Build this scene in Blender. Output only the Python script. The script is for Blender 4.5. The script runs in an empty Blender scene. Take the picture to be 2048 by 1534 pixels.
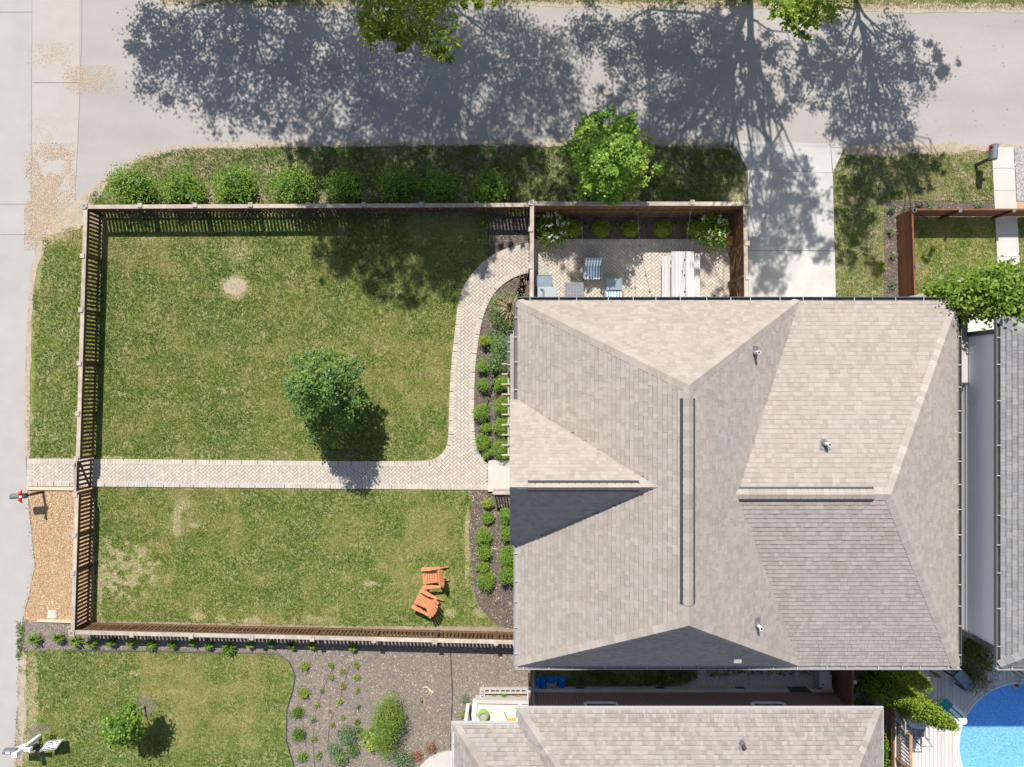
import bpy, math, random
import numpy as np
from mathutils import Vector, Matrix

# ------------------------------------------------------------------ camera, sky, sun, exposure
CAM_H, FPX, CX, CY = 28.0, 1450.0, 1024.0, 767.0
scene = bpy.context.scene
cam_data = bpy.data.cameras.new("camera")
cam_data.sensor_width = 36.0
cam_data.lens = FPX / 2048.0 * 36.0
cam_data.clip_end = 500.0
cam = bpy.data.objects.new("camera", cam_data)
scene.collection.objects.link(cam)
cam.location = (0, 0, CAM_H)
scene.camera = cam

SUN_EL = math.radians(54.0)
SUN_DX = 0.17                      # shadows run down the picture and a little to the right
SUN_AZ = -math.atan(SUN_DX)
world = bpy.data.worlds.new("World")
scene.world = world
world.use_nodes = True
wn = world.node_tree
sky = wn.nodes.new("ShaderNodeTexSky")
sky.sky_type = 'NISHITA'
sky.sun_disc = False
sky.sun_elevation = SUN_EL
sky.sun_rotation = SUN_AZ
wn.links.new(sky.outputs[0], wn.nodes["Background"].inputs[0])
wn.nodes["Background"].inputs[1].default_value = 0.105

sun_data = bpy.data.lights.new("sun", 'SUN')
sun_data.energy = 4.7
sun_data.angle = math.radians(0.53)
sun_data.color = (1.0, 0.965, 0.91)
sun = bpy.data.objects.new("sun", sun_data)
scene.collection.objects.link(sun)
k = math.cos(SUN_EL) / math.sqrt(1 + SUN_DX ** 2)
LIGHT_DIR = Vector((SUN_DX * k, -k, -math.sin(SUN_EL)))
sun.rotation_euler = LIGHT_DIR.to_track_quat('-Z', 'Y').to_euler()
sun.location = (0, 0, 60)
scene.view_settings.view_transform = 'Standard'
scene.view_settings.look = 'None'
scene.view_settings.gamma = 1.0
scene.view_settings.use_curve_mapping = False
scene.view_settings.exposure = 0.40
scene.cycles.max_bounces = 8
scene.cycles.transparent_max_bounces = 8

# ------------------------------------------------------------------ helpers
rng = np.random.default_rng(7)
random.seed(7)
C = scene.collection


def g(px, py, z=0.0):
    """plan survey: photo position of a point at height z -> metres"""
    s = (CAM_H - z) / FPX
    return ((px - CX) * s, -(py - CY) * s)


def gp(pts, z=0.0):
    return [g(p[0], p[1], z) for p in pts]


def G3(px, py, z=0.0):
    x, y = g(px, py, z)
    return Vector((x, y, z))


def inside(X, Y, poly):
    X = np.asarray(X); Y = np.asarray(Y)
    r = np.zeros(X.shape, bool)
    n = len(poly)
    for i in range(n):
        x0, y0 = poly[i]; x1, y1 = poly[(i + 1) % n]
        if y0 == y1:
            continue
        c = ((y0 > Y) != (y1 > Y)) & (X < (x1 - x0) * (Y - y0) / (y1 - y0) + x0)
        r ^= c
    return r


_lat = [np.random.default_rng(100 + i).random((256, 256)) for i in range(8)]


def vnoise(x, y, s, seed=0):
    x = np.asarray(x) / s + 91.3 * seed; y = np.asarray(y) / s + 37.7 * seed
    xi = np.floor(x).astype(int); yi = np.floor(y).astype(int)
    fx = x - xi; fy = y - yi
    fx = fx * fx * (3 - 2 * fx); fy = fy * fy * (3 - 2 * fy)
    L = _lat[seed % 8]
    a = L[xi & 255, yi & 255]; b = L[(xi + 1) & 255, yi & 255]
    c = L[xi & 255, (yi + 1) & 255]; d = L[(xi + 1) & 255, (yi + 1) & 255]
    return (a * (1 - fx) + b * fx) * (1 - fy) + (c * (1 - fx) + d * fx) * fy


def fbm(x, y, s, seed=0, o=4):
    t = 0; a = 1.0; n = 0
    for i in range(o):
        t = t + a * vnoise(x, y, s / 2 ** i, seed + i); n += a; a *= 0.55
    return t / n


def mesh_np(name, verts, groups):
    """groups: list of (faces (M,k) int array, colours (M,3) or None)"""
    me = bpy.data.meshes.new(name)
    verts = np.asarray(verts, np.float32).reshape(-1, 3)
    loops = []; starts = []; totals = []; cols = []; st = 0; has = False
    for f, c in groups:
        f = np.asarray(f, np.int32)
        if len(f) == 0:
            continue
        kk = f.shape[1]
        loops.append(f.ravel()); m = f.shape[0]
        starts.append(st + np.arange(m) * kk); totals.append(np.full(m, kk)); st += m * kk
        if c is None:
            c = np.ones((m, 3))
        else:
            has = True
        cols.append(np.asarray(c, np.float32).reshape(-1, 3))
    loops = np.concatenate(loops); starts = np.concatenate(starts); totals = np.concatenate(totals); cols = np.concatenate(cols)
    me.vertices.add(len(verts)); me.vertices.foreach_set("co", verts.ravel())
    me.loops.add(len(loops)); me.loops.foreach_set("vertex_index", loops.astype(np.int32))
    me.polygons.add(len(starts))
    me.polygons.foreach_set("loop_start", starts.astype(np.int32))
    try:
        me.polygons.foreach_set("loop_total", totals.astype(np.int32))
    except Exception:
        pass
    if has:
        at = me.attributes.new("Col", 'FLOAT_COLOR', 'FACE')
        rgba = np.ones((len(cols), 4), np.float32); rgba[:, :3] = cols
        at.data.foreach_set("color", rgba.ravel())
    me.update(calc_edges=True)
    me.validate()
    return me


class MB:
    def __init__(s):
        s.v = []; s.f = []; s.c = []

    def add(s, vs, fs, col=(1, 1, 1)):
        o = len(s.v)
        s.v += [tuple(p) for p in vs]
        for f in fs:
            s.f.append([i + o for i in f]); s.c.append(col)
        return s

    BOXF = [(0, 3, 2, 1), (4, 5, 6, 7), (0, 1, 5, 4), (1, 2, 6, 5), (2, 3, 7, 6), (3, 0, 4, 7)]

    def box(s, c, size, rz=0.0, col=(1, 1, 1), M=None):
        hx, hy, hz = size[0] / 2, size[1] / 2, size[2] / 2
        R = Matrix.Rotation(rz, 3, 'Z') if M is None else M
        c = Vector(c)
        vs = [c + R @ Vector((x * hx, y * hy, z * hz)) for z in (-1, 1) for x, y in ((-1, -1), (1, -1), (1, 1), (-1, 1))]
        return s.add(vs, MB.BOXF, col)

    def bar(s, a, b, w, h, col=(1, 1, 1), up=(0, 0, 1)):
        """box along a-b, w across, h thick"""
        a = Vector(a); b = Vector(b); d = b - a; L = d.length
        if L < 1e-6:
            return s
        x = d / L; upv = Vector(up)
        if abs(x.dot(upv)) > 0.98:
            upv = Vector((0, 1, 0))
        y = upv.cross(x).normalized(); z = x.cross(y)
        M = Matrix((x, y, z)).transposed()
        return s.box((a + b) / 2, (L, w, h), col=col, M=M)

    def tube(s, pts, rad, n=8, col=(1, 1, 1), cap=True):
        pts = [Vector(p) for p in pts]
        if not hasattr(rad, '__len__'):
            rad = [rad] * len(pts)
        rings = []
        ref = Vector((0.3, 1, 0.13)).normalized()
        for i, p in enumerate(pts):
            d = (pts[min(i + 1, len(pts) - 1)] - pts[max(i - 1, 0)])
            d = d.normalized() if d.length > 1e-9 else Vector((0, 0, 1))
            u = d.cross(ref)
            u = u.normalized() if u.length > 1e-3 else Vector((1, 0, 0))
            w = d.cross(u)
            rings.append([p + (u * math.cos(2 * math.pi * k / n) + w * math.sin(2 * math.pi * k / n)) * rad[i] for k in range(n)])
        vs = [q for r in rings for q in r]
        fs = []
        for i in range(len(pts) - 1):
            for k in range(n):
                k2 = (k + 1) % n
                fs.append((i * n + k, i * n + k2, (i + 1) * n + k2, (i + 1) * n + k))
        if cap:
            fs.append(tuple(range(n))[::-1]); fs.append(tuple((len(pts) - 1) * n + k for k in range(n)))
        return s.add(vs, fs, col)

    def prism(s, poly, z0, z1, col=(1, 1, 1), bottom=True):
        n = len(poly)
        area = sum(poly[i][0] * poly[(i + 1) % n][1] - poly[(i + 1) % n][0] * poly[i][1] for i in range(n))
        if area < 0:
            poly = poly[::-1]
        vs = [(p[0], p[1], z0) for p in poly] + [(p[0], p[1], z1) for p in poly]
        fs = [tuple(range(n, 2 * n))]
        if bottom:
            fs.append(tuple(range(n))[::-1])
        for i in range(n):
            j = (i + 1) % n
            fs.append((i, j, n + j, n + i))
        return s.add(vs, fs, col)

    def lathe(s, prof, c=(0, 0, 0), n=16, col=(1, 1, 1)):
        vs = []; fs = []
        for r, z in prof:
            for k in range(n):
                a = 2 * math.pi * k / n
                vs.append((c[0] + r * math.cos(a), c[1] + r * math.sin(a), c[2] + z))
        for i in range(len(prof) - 1):
            for k in range(n):
                k2 = (k + 1) % n
                fs.append((i * n + k, i * n + k2, (i + 1) * n + k2, (i + 1) * n + k))
        fs.append(tuple(range(n))[::-1]); fs.append(tuple((len(prof) - 1) * n + k for k in range(n)))
        return s.add(vs, fs, col)

    def mesh(s, name, shift=(0, 0, 0), smooth=False):
        me = bpy.data.meshes.new(name)
        sx, sy, sz = shift
        me.from_pydata([(a - sx, b - sy, c - sz) for a, b, c in s.v], [], s.f)
        if True:
            at = me.attributes.new("Col", 'FLOAT_COLOR', 'FACE')
            at.data.foreach_set("color", [q for c in s.c for q in (c[0], c[1], c[2], 1.0)])
        if smooth:
            me.polygons.foreach_set("use_smooth", [True] * len(me.polygons))
        me.update()
        return me


def base_of(o):
    b = Vector((0, 0, 0))
    while o is not None:
        b += Vector(o.location); o = o.parent
    return b


def tag(o, label=None, cat=None, group=None, kind=None):
    if label: o["label"] = label
    if cat: o["category"] = cat
    if group: o["group"] = group
    if kind: o["kind"] = kind
    return o


def thing(name, label, cat, loc=(0, 0, 0), group=None):
    o = bpy.data.objects.new(name, None)
    o.empty_display_size = 0.1
    C.objects.link(o)
    o.location = loc
    return tag(o, label, cat, group)


def put(name, src, mat, parent=None, kind=None, smooth=False, label=None):
    """src: MB in world metres, or a ready mesh in the parent's own frame"""
    if isinstance(src, MB):
        sh = base_of(parent) if parent else (0, 0, 0)
        me = src.mesh(name, sh, smooth)
    else:
        me = src
    o = bpy.data.objects.new(name, me)
    C.objects.link(o)
    if mat is not None and not me.materials:
        me.materials.append(mat)
    if parent:
        o.parent = parent
    if kind: o["kind"] = kind
    if label: o["label"] = label
    return o


def inst(name, me, parent, M):
    """one more object that shares mesh data; M is its matrix in world metres"""
    o = bpy.data.objects.new(name, me)
    C.objects.link(o)
    if parent:
        o.parent = parent
        M = Matrix.Translation(-base_of(parent)) @ M
    o.matrix_basis = M
    return o


def copy_tree(o, parent=None):
    c = o.copy(); C.objects.link(c); c.parent = parent
    for ch in list(o.children):
        copy_tree(ch, c)
    return c


# ------------------------------------------------------------------ materials
def mat(name, col, rough=0.85, var=0.0, scale=3.0, col2=None, scale2=0.6, mix2=0.5, attr=False, bump=0.0, bscale=60.0,
        metal=0.0, spec=0.3, stretch=None, sharp2=(0.35, 0.65), grain=0.0, gscale=120.0, detail=6.0):
    m = bpy.data.materials.new(name)
    m.use_nodes = True
    nt = m.node_tree; N = nt.nodes; L = nt.links
    b = N["Principled BSDF"]
    b.inputs["Roughness"].default_value = rough
    b.inputs["Metallic"].default_value = metal
    b.inputs["Specular IOR Level"].default_value = spec
    geo = N.new("ShaderNodeNewGeometry")
    vec = geo.outputs["Position"]
    if stretch:
        mp = N.new("ShaderNodeMapping"); mp.inputs["Scale"].default_value = stretch
        L.new(vec, mp.inputs[0]); vec = mp.outputs[0]

    def noise(sc, det=detail):
        t = N.new("ShaderNodeTexNoise"); t.inputs["Scale"].default_value = sc; t.inputs["Detail"].default_value = det
        L.new(vec, t.inputs["Vector"])
        return t.outputs["Fac"]

    def mixc(a, bb, fac, mode='MIX'):
        x = N.new("ShaderNodeMix"); x.data_type = 'RGBA'; x.blend_type = mode
        for s, v in ((6, a), (7, bb)):
            if isinstance(v, tuple): x.inputs[s].default_value = (*v, 1)
            else: L.new(v, x.inputs[s])
        if isinstance(fac, float): x.inputs[0].default_value = fac
        else: L.new(fac, x.inputs[0])
        return x.outputs[2]

    def ramp(f, lo, hi, a=0.0, c=1.0):
        r = N.new("ShaderNodeMapRange"); r.inputs[1].default_value = lo; r.inputs[2].default_value = hi
        r.inputs[3].default_value = a; r.inputs[4].default_value = c
        L.new(f, r.inputs[0])
        return r.outputs[0]
    cur = tuple(col)
    if col2 is not None:
        f = ramp(noise(scale2), sharp2[0], sharp2[1], 0.0, mix2)
        cur = mixc(cur, tuple(col2), f)
    if attr:
        at = N.new("ShaderNodeAttribute"); at.attribute_name = "Col"
        cur = mixc(cur, at.outputs["Color"], 1.0, 'MULTIPLY')
    if var:
        f = ramp(noise(scale), 0.25, 0.75, 1 - var, 1 + var)
        cb = N.new("ShaderNodeCombineColor")
        for i in range(3): L.new(f, cb.inputs[i])
        cur = mixc(cur, cb.outputs[0], 1.0, 'MULTIPLY')
    if grain:
        f = ramp(noise(gscale, 2.0), 0.25, 0.75, 1 - grain, 1 + grain)
        cb = N.new("ShaderNodeCombineColor")
        for i in range(3): L.new(f, cb.inputs[i])
        cur = mixc(cur, cb.outputs[0], 1.0, 'MULTIPLY')
    if isinstance(cur, tuple):
        b.inputs["Base Color"].default_value = (*cur, 1)
    else:
        L.new(cur, b.inputs["Base Color"])
    if bump:
        bp = N.new("ShaderNodeBump"); bp.inputs["Strength"].default_value = bump; bp.inputs["Distance"].default_value = 0.02
        L.new(noise(bscale, 3.0), bp.inputs["Height"]); L.new(bp.outputs[0], b.inputs["Normal"])
    return m


def leaf_mat(name, trans=0.35, rough=0.5, gain=1.0):
    m = bpy.data.materials.new(name); m.use_nodes = True
    nt = m.node_tree; N = nt.nodes; L = nt.links
    b = N["Principled BSDF"]; out = N["Material Output"]
    at = N.new("ShaderNodeAttribute"); at.attribute_name = "Col"
    L.new(at.outputs["Color"], b.inputs["Base Color"])
    b.inputs["Roughness"].default_value = rough
    b.inputs["Specular IOR Level"].default_value = 0.35
    tr = N.new("ShaderNodeBsdfTranslucent")
    hs = N.new("ShaderNodeMix"); hs.data_type = 'RGBA'; hs.blend_type = 'MULTIPLY'; hs.inputs[0].default_value = 1.0
    L.new(at.outputs["Color"], hs.inputs[6]); hs.inputs[7].default_value = (1.5 * gain, 1.6 * gain, 0.7 * gain, 1)
    L.new(hs.outputs[2], tr.inputs[0])
    mx = N.new("ShaderNodeMixShader"); mx.inputs[0].default_value = trans
    L.new(b.outputs[0], mx.inputs[1]); L.new(tr.outputs[0], mx.inputs[2]); L.new(mx.outputs[0], out.inputs[0])
    return m


M_soil = mat("soil", (0.30, 0.235, 0.165), 0.95, 0.2, 8, col2=(0.20, 0.15, 0.10), scale2=1.2, bump=0.5, grain=0.25)
M_asphalt = mat("worn_asphalt", (0.366, 0.336, 0.305), 0.92, 0.10, 0.6, col2=(0.300, 0.280, 0.260), scale2=0.22, grain=0.13, gscale=90, bump=0.25, bscale=120, stretch=(0.35, 1.0, 1))
M_street = mat("street_concrete", (0.385, 0.362, 0.328), 0.9, 0.05, 1.5, col2=(0.345, 0.325, 0.298), scale2=0.35, grain=0.10, gscale=80, bump=0.2, bscale=100)
M_pan = mat("gutter_concrete", (0.385, 0.360, 0.325), 0.9, 0.05, 2.0, col2=(0.39, 0.35, 0.30), scale2=0.5, mix2=0.5, grain=0.10, gscale=80)
M_joint = mat("joint_filler", (0.21, 0.19, 0.17), 0.95, 0.2, 5)
M_concrete = mat("driveway_concrete", (0.475, 0.46, 0.425), 0.88, 0.07, 1.3, col2=(0.37, 0.355, 0.33), scale2=0.9, mix2=0.75, grain=0.06, gscale=70, attr=True)
M_whitecon = mat("pale_concrete", (0.50, 0.47, 0.425), 0.88, 0.05, 2.0, grain=0.05, gscale=60, attr=True)
M_lawn = mat("lawn_thatch", (0.16, 0.19, 0.046), 0.95, 0.25, 9, col2=(0.30, 0.265, 0.12), scale2=1.7, mix2=0.75, grain=0.3, gscale=60, bump=0.6, bscale=40)
M_verge = mat("verge_thatch", (0.13, 0.155, 0.05), 0.95, 0.3, 9, col2=(0.36, 0.285, 0.19), scale2=1.4, mix2=0.8, grain=0.3, gscale=60, bump=0.6, bscale=40)
M_mulch = mat("dark_mulch", (0.115, 0.092, 0.078), 0.95, 0.3, 14, col2=(0.16, 0.125, 0.10), scale2=1.5, grain=0.4, gscale=60, bump=0.8, bscale=50)
M_greymulch = mat("grey_mulch", (0.20, 0.168, 0.142), 0.95, 0.22, 10, col2=(0.265, 0.21, 0.165), scale2=0.9, grain=0.35, gscale=60, bump=0.8, bscale=45)
M_chipbase = mat("orange_wood_mulch", (0.46, 0.30, 0.17), 0.95, 0.22, 12, col2=(0.52, 0.36, 0.22), scale2=2, grain=0.3, gscale=60, bump=0.8, bscale=45)
M_gravel = mat("gravel_bed", (0.40, 0.38, 0.36), 0.95, 0.2, 14, col2=(0.30, 0.28, 0.26), scale2=3, grain=0.35, gscale=60, bump=0.7, bscale=50)
M_tint = mat("tinted_pieces", (1, 1, 1), 0.9, 0.12, 6, attr=True)
M_paver = mat("paver_stone", (1, 1, 1), 0.9, 0.1, 5, attr=True, grain=0.08, gscale=60)
M_sand = mat("joint_sand", (0.21, 0.18, 0.145), 0.95, 0.15, 6)
M_shingle = mat("roof_shingle", (1, 1, 1), 0.95, 0.05, 0.8, attr=True, grain=0.10, gscale=55, bump=0.25, bscale=110, spec=0.15)
M_deckroof = mat("roof_underlay", (0.16, 0.14, 0.12), 0.95)
M_cap = mat("weathered_top_board", (0.46, 0.385, 0.32), 0.9, 0.16, 5, col2=(0.33, 0.27, 0.225), scale2=3, mix2=0.7, stretch=(1, 1, 1), attr=True)
M_fence = mat("brown_stained_wood", (0.135, 0.075, 0.038), 0.9, 0.2, 4, attr=True)
M_cedar = mat("red_brown_wood", (0.145, 0.06, 0.030), 0.85, 0.2, 4, attr=True)
M_deck = mat("grey_deck_wood", (0.56, 0.52, 0.47), 0.85, 0.08, 3, attr=True, stretch=(6, 0.5, 1))
M_picnic = mat("bleached_wood", (0.47, 0.455, 0.435), 0.85, 0.16, 2.5, attr=True, stretch=(12, 0.8, 1))
M_rail = mat("tan_rail_wood", (0.40, 0.235, 0.125), 0.85, 0.2, 4)
M_timber = mat("pale_timber", (0.62, 0.47, 0.32), 0.9, 0.12, 5)
M_orange = mat("terracotta_plastic_wood", (0.55, 0.225, 0.105), 0.6, 0.14, 7, attr=True)
M_dark = mat("dark_metal", (0.045, 0.047, 0.05), 0.5, spec=0.5)
M_gutter = mat("bronze_gutter", (0.11, 0.105, 0.10), 0.5, 0.1, 3, spec=0.5)
M_gutw = mat("white_gutter", (0.60, 0.60, 0.59), 0.45, spec=0.5)
M_gutg = mat("grey_gutter", (0.33, 0.325, 0.315), 0.5, spec=0.5)
M_strap = mat("pale_strap", (0.46, 0.46, 0.45), 0.5)
M_white = mat("white_paint", (0.80, 0.80, 0.78), 0.5, spec=0.5)
M_greymetal = mat("slate_metal", (0.16, 0.19, 0.22), 0.45, spec=0.5)
M_boxmetal = mat("mailbox_grey", (0.14, 0.155, 0.17), 0.4, spec=0.5)
M_red = mat("red_fabric", (0.62, 0.03, 0.03), 0.6)
M_lead = mat("lead_flashing", (0.16, 0.165, 0.17), 0.7, 0.2, 6)
M_siding = mat("white_siding", (0.86, 0.865, 0.86), 0.55, attr=True)
M_stucco = mat("cream_siding", (0.78, 0.77, 0.74), 0.8, 0.04, 3)
M_bark = mat("bark", (0.13, 0.10, 0.075), 0.95, 0.3, 9, bump=0.6, bscale=30)
M_stem = mat("green_stem", (0.11, 0.10, 0.05), 0.9, 0.2, 8)
M_glass = mat("window_glass", (0.03, 0.04, 0.05), 0.08, spec=0.8)
M_tarp = mat("blue_tarp", (0.005, 0.20, 0.62), 0.4, 0.15, 8, spec=0.5)
M_tableglass = mat("smoky_table_top", (0.20, 0.25, 0.30), 0.18, 0.25, 4, spec=0.7)
M_cushion = mat("striped_cloth", (1, 1, 1), 0.9, 0.04, 6, attr=True)
M_wicker = mat("grey_wicker", (0.22, 0.22, 0.215), 0.8, 0.15, 20)
M_cover = mat("grey_cover_cloth", (0.20, 0.20, 0.195), 0.8, 0.1, 5)
M_leaf = leaf_mat("leaves", 0.35, 0.45)
M_needle = leaf_mat("needles", 0.2, 0.7)
M_grass = leaf_mat("grass_blades", 0.3, 0.7, 0.85)
M_pot = mat("green_glazed_pot", (0.27, 0.42, 0.13), 0.3, spec=0.6)
M_poolwall = mat("pool_wall", (0.65, 0.66, 0.66), 0.5)


def brick_material():
    m = bpy.data.materials.new("red_brick"); m.use_nodes = True
    nt = m.node_tree; N = nt.nodes; L = nt.links
    b = N["Principled BSDF"]; b.inputs["Roughness"].default_value = 0.9
    geo = N.new("ShaderNodeNewGeometry")
    sp = N.new("ShaderNodeSeparateXYZ"); L.new(geo.outputs["Position"], sp.inputs[0])
    ad = N.new("ShaderNodeMath"); ad.operation = 'ADD'; L.new(sp.outputs[0], ad.inputs[0]); L.new(sp.outputs[1], ad.inputs[1])
    cb = N.new("ShaderNodeCombineXYZ"); L.new(ad.outputs[0], cb.inputs[0]); L.new(sp.outputs[2], cb.inputs[1])
    t = N.new("ShaderNodeTexBrick")
    t.inputs["Color1"].default_value = (0.21, 0.075, 0.045, 1); t.inputs["Color2"].default_value = (0.15, 0.055, 0.035, 1)
    t.inputs["Mortar"].default_value = (0.42, 0.38, 0.33, 1)
    t.inputs["Scale"].default_value = 1.0; t.inputs["Mortar Size"].default_value = 0.012
    t.inputs["Brick Width"].default_value = 0.22; t.inputs["Row Height"].default_value = 0.082
    L.new(cb.outputs[0], t.inputs["Vector"]); L.new(t.outputs[0], b.inputs["Base Color"])
    return m


M_brick = brick_material()


def pool_materials():
    m = bpy.data.materials.new("pool_liner"); m.use_nodes = True
    nt = m.node_tree; N = nt.nodes; L = nt.links
    b = N["Principled BSDF"]; b.inputs["Roughness"].default_value = 0.8
    geo = N.new("ShaderNodeNewGeometry")
    v = N.new("ShaderNodeTexVoronoi"); v.inputs["Scale"].default_value = 22.0
    L.new(geo.outputs["Position"], v.inputs["Vector"])
    n = N.new("ShaderNodeTexNoise"); n.inputs["Scale"].default_value = 26.0; n.inputs["Detail"].default_value = 3
    L.new(geo.outputs["Position"], n.inputs["Vector"])
    r = N.new("ShaderNodeValToRGB")
    r.color_ramp.elements[0].position = 0.34; r.color_ramp.elements[0].color = (0.05, 0.33, 0.70, 1)
    r.color_ramp.elements[1].position = 0.66; r.color_ramp.elements[1].color = (0.44, 0.66, 0.86, 1)
    L.new(n.outputs["Fac"], r.inputs[0]); L.new(r.outputs[0], b.inputs["Base Color"])
    w = bpy.data.materials.new("pool_water"); w.use_nodes = True
    nt = w.node_tree; N = nt.nodes; L = nt.links
    N.remove(N["Principled BSDF"]); out = N["Material Output"]
    tr = N.new("ShaderNodeBsdfTransparent"); tr.inputs[0].default_value = (0.82, 0.91, 0.97, 1)
    gl = N.new("ShaderNodeBsdfGlossy"); gl.inputs["Roughness"].default_value = 0.06
    geo = N.new("ShaderNodeNewGeometry"); n = N.new("ShaderNodeTexNoise"); n.inputs["Scale"].default_value = 9.0
    L.new(geo.outputs["Position"], n.inputs["Vector"])
    bp = N.new("ShaderNodeBump"); bp.inputs["Strength"].default_value = 0.3; bp.inputs["Distance"].default_value = 0.02
    L.new(n.outputs["Fac"], bp.inputs["Height"]); L.new(bp.outputs[0], gl.inputs["Normal"])
    fr = N.new("ShaderNodeFresnel"); fr.inputs["IOR"].default_value = 1.33
    mx = N.new("ShaderNodeMixShader")
    L.new(fr.outputs[0], mx.inputs[0]); L.new(tr.outputs[0], mx.inputs[1]); L.new(gl.outputs[0], mx.inputs[2]); L.new(mx.outputs[0], out.inputs[0])
    return m, w


M_liner, M_water = pool_materials()


# ------------------------------------------------------------------ ground sheets
def sheet(name, label, poly_px, z, m, cat=None, ragged=0.0):
    p = gp(poly_px)
    if ragged:
        q = []
        n = len(p)
        for i in range(n):
            a = p[i]; b = p[(i + 1) % n]
            d = math.hypot(b[0] - a[0], b[1] - a[1]); k = max(1, int(d / 0.35))
            for j in range(k):
                t = j / k
                q.append((a[0] + (b[0] - a[0]) * t + random.uniform(-ragged, ragged), a[1] + (b[1] - a[1]) * t + random.uniform(-ragged, ragged)))
        p = q
    mb = MB(); mb.add([(x, y, z) for x, y in p], [tuple(range(len(p)))])
    if sum(p[i][0] * p[(i + 1) % len(p)][1] - p[(i + 1) % len(p)][0] * p[i][1] for i in range(len(p))) < 0:
        mb.f = [f[::-1] for f in mb.f]
    return tag(put(name, mb, m), label, cat, kind="structure")


def flat(poly, z, m, name, parent=None, col=(1, 1, 1)):
    mb = MB(); mb.add([(x, y, z) for x, y in poly], [tuple(range(len(poly)))], col)
    return put(name, mb, m, parent)


def strip(name, a, b, w, z, m, parent):
    a = Vector((*g(*a), z)); b = Vector((*g(*b), z))
    mb = MB(); mb.bar(a, b, w, 0.004)
    return put(name, mb, m, parent)


gmb = MB(); gmb.add([(-150, -150, -0.02), (150, -150, -0.02), (150, 150, -0.02), (-150, 150, -0.02)], [(0, 1, 2, 3)])
tag(put("ground", gmb, M_soil), "bare brown soil under and around the yards", "ground", kind="structure")

STREET = [(-900, -900), (160, -900), (163, 0), (160, 400), (150, 402), (110, 445), (75, 480), (60, 560), (52, 700), (50, 860), (52, 920), (55, 985), (62, 1060), (70, 1130), (58, 1190), (45, 1240), (40, 1300), (34, 1420), (28, 1534), (20, 2300), (-900, 2300)]
street = sheet("street", "pale concrete street running down beside the front yard", STREET, 0.0, M_street, "street")
CROSS = [(162, -500), (205, -60), (330, 6), (420, 12), (600, 15), (760, 10), (900, 8), (1120, 9), (1300, 11), (1500, 14), (1690, 20), (1900, 22), (2900, 24), (2900, 292), (2048, 292), (1880, 288), (1690, 291), (1460, 283), (1300, 284), (1130, 285), (900, 284), (600, 287), (500, 287), (420, 291), (355, 295), (300, 307), (255, 327), (215, 355), (180, 382), (150, 404), (158, 200)]
cross = sheet("cross_street", "worn grey asphalt side street shaded by tall trees", CROSS, 0.008, M_asphalt, "street")
PAN = [(66, -900), (160, -900), (163, 0), (160, 400), (110, 445), (72, 480), (64, 200)]
pan = sheet("gutter_strip", "pale concrete strip joining the street and side street", PAN, 0.004, M_pan, "pavement")
for a, b in (((66, -300), (63, 200)), ((63, 200), (62, 470)), ((-300, 24), (66, 24)), ((-300, 408), (60, 408)), ((-300, 468), (60, 469))):
    strip("joint", a, b, 0.012, 0.005, M_joint, street)
for a, b in (((163, -300), (164, 60)), ((164, 60), (158, 240)), ((158, 240), (150, 402)), ((66, 165), (160, 165))):
    strip("joint", a, b, 0.012, 0.012, M_joint, street)

# lawns
YARD = [(208, 429), (985, 430), (985, 500), (975, 515), (945, 545), (925, 575), (915, 610), (910, 660), (903, 720), (898, 800), (897, 880), (890, 900), (875, 915), (850, 924), (190, 917), (198, 700)]
YARD2 = [(190, 973), (940, 980), (942, 1010), (937, 1060), (940, 1120), (945, 1180), (955, 1213), (985, 1245), (1010, 1252), (700, 1250), (183, 1240)]
VERGE_L = [(160, 455), (110, 452), (85, 480), (66, 560), (58, 700), (55, 860), (57, 914), (190, 914), (204, 640), (206, 455)]
VERGE_T = [(155, 432), (200, 365), (232, 345), (265, 325), (310, 306), (360, 297), (420, 293), (600, 290), (900, 287), (1130, 288), (1300, 287), (1462, 287), (1492, 340), (1492, 432), (300, 430)]
VERGE_R = [(1690, 297), (1880, 293), (1984, 300), (1988, 402), (1769, 402), (1767, 640), (1672, 640), (1667, 347)]
YARD_R = [(1800, 436), (1990, 436), (1999, 606), (1815, 606)]
YARD_RR = [(2034, 430), (2500, 430), (2500, 640), (2040, 640)]
LAWN_B = [(50, 1300), (150, 1297), (330, 1300), (555, 1305), (580, 1322), (591, 1350), (586, 1380), (575, 1420), (574, 1480), (590, 1534), (595, 1700), (20, 1700), (35, 1450), (40, 1330)]
VERGE_N = [(330, 4), (600, 13), (760, 8), (900, 5), (1120, 6), (1500, 11), (1690, 16), (2900, 20), (2900, -500), (230, -500), (260, -60)]
sheet("lawn", "mown front lawn north of the paved walk", YARD, 0.004, M_lawn, "lawn")
sheet("lawn", "mown front lawn south of the paved walk with two orange chairs", YARD2, 0.004, M_lawn, "lawn")
sheet("lawn", "green verge between the street and the long picket fence", VERGE_L, 0.006, M_lawn, "lawn", 0.03)
sheet("lawn", "shaded grass verge with a row of round shrubs", VERGE_T, 0.012, M_verge, "lawn", 0.05)
sheet("lawn", "grass verge beside the driveway and the grey mailbox", VERGE_R, 0.006, M_verge, "lawn", 0.03)
sheet("lawn", "small lawn inside the red-brown board fence", YARD_R, 0.004, M_lawn, "lawn")
sheet("lawn", "lawn sliver beyond the neighbour's concrete walk", YARD_RR, 0.004, M_lawn, "lawn")
sheet("lawn", "neighbour's lawn with a small tree and a yard sign", LAWN_B, 0.006, M_lawn, "lawn", 0.02)
sheet("verge", "dry grass verge across the side street", VERGE_N, 0.012, M_verge, "verge", 0.06)

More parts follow.
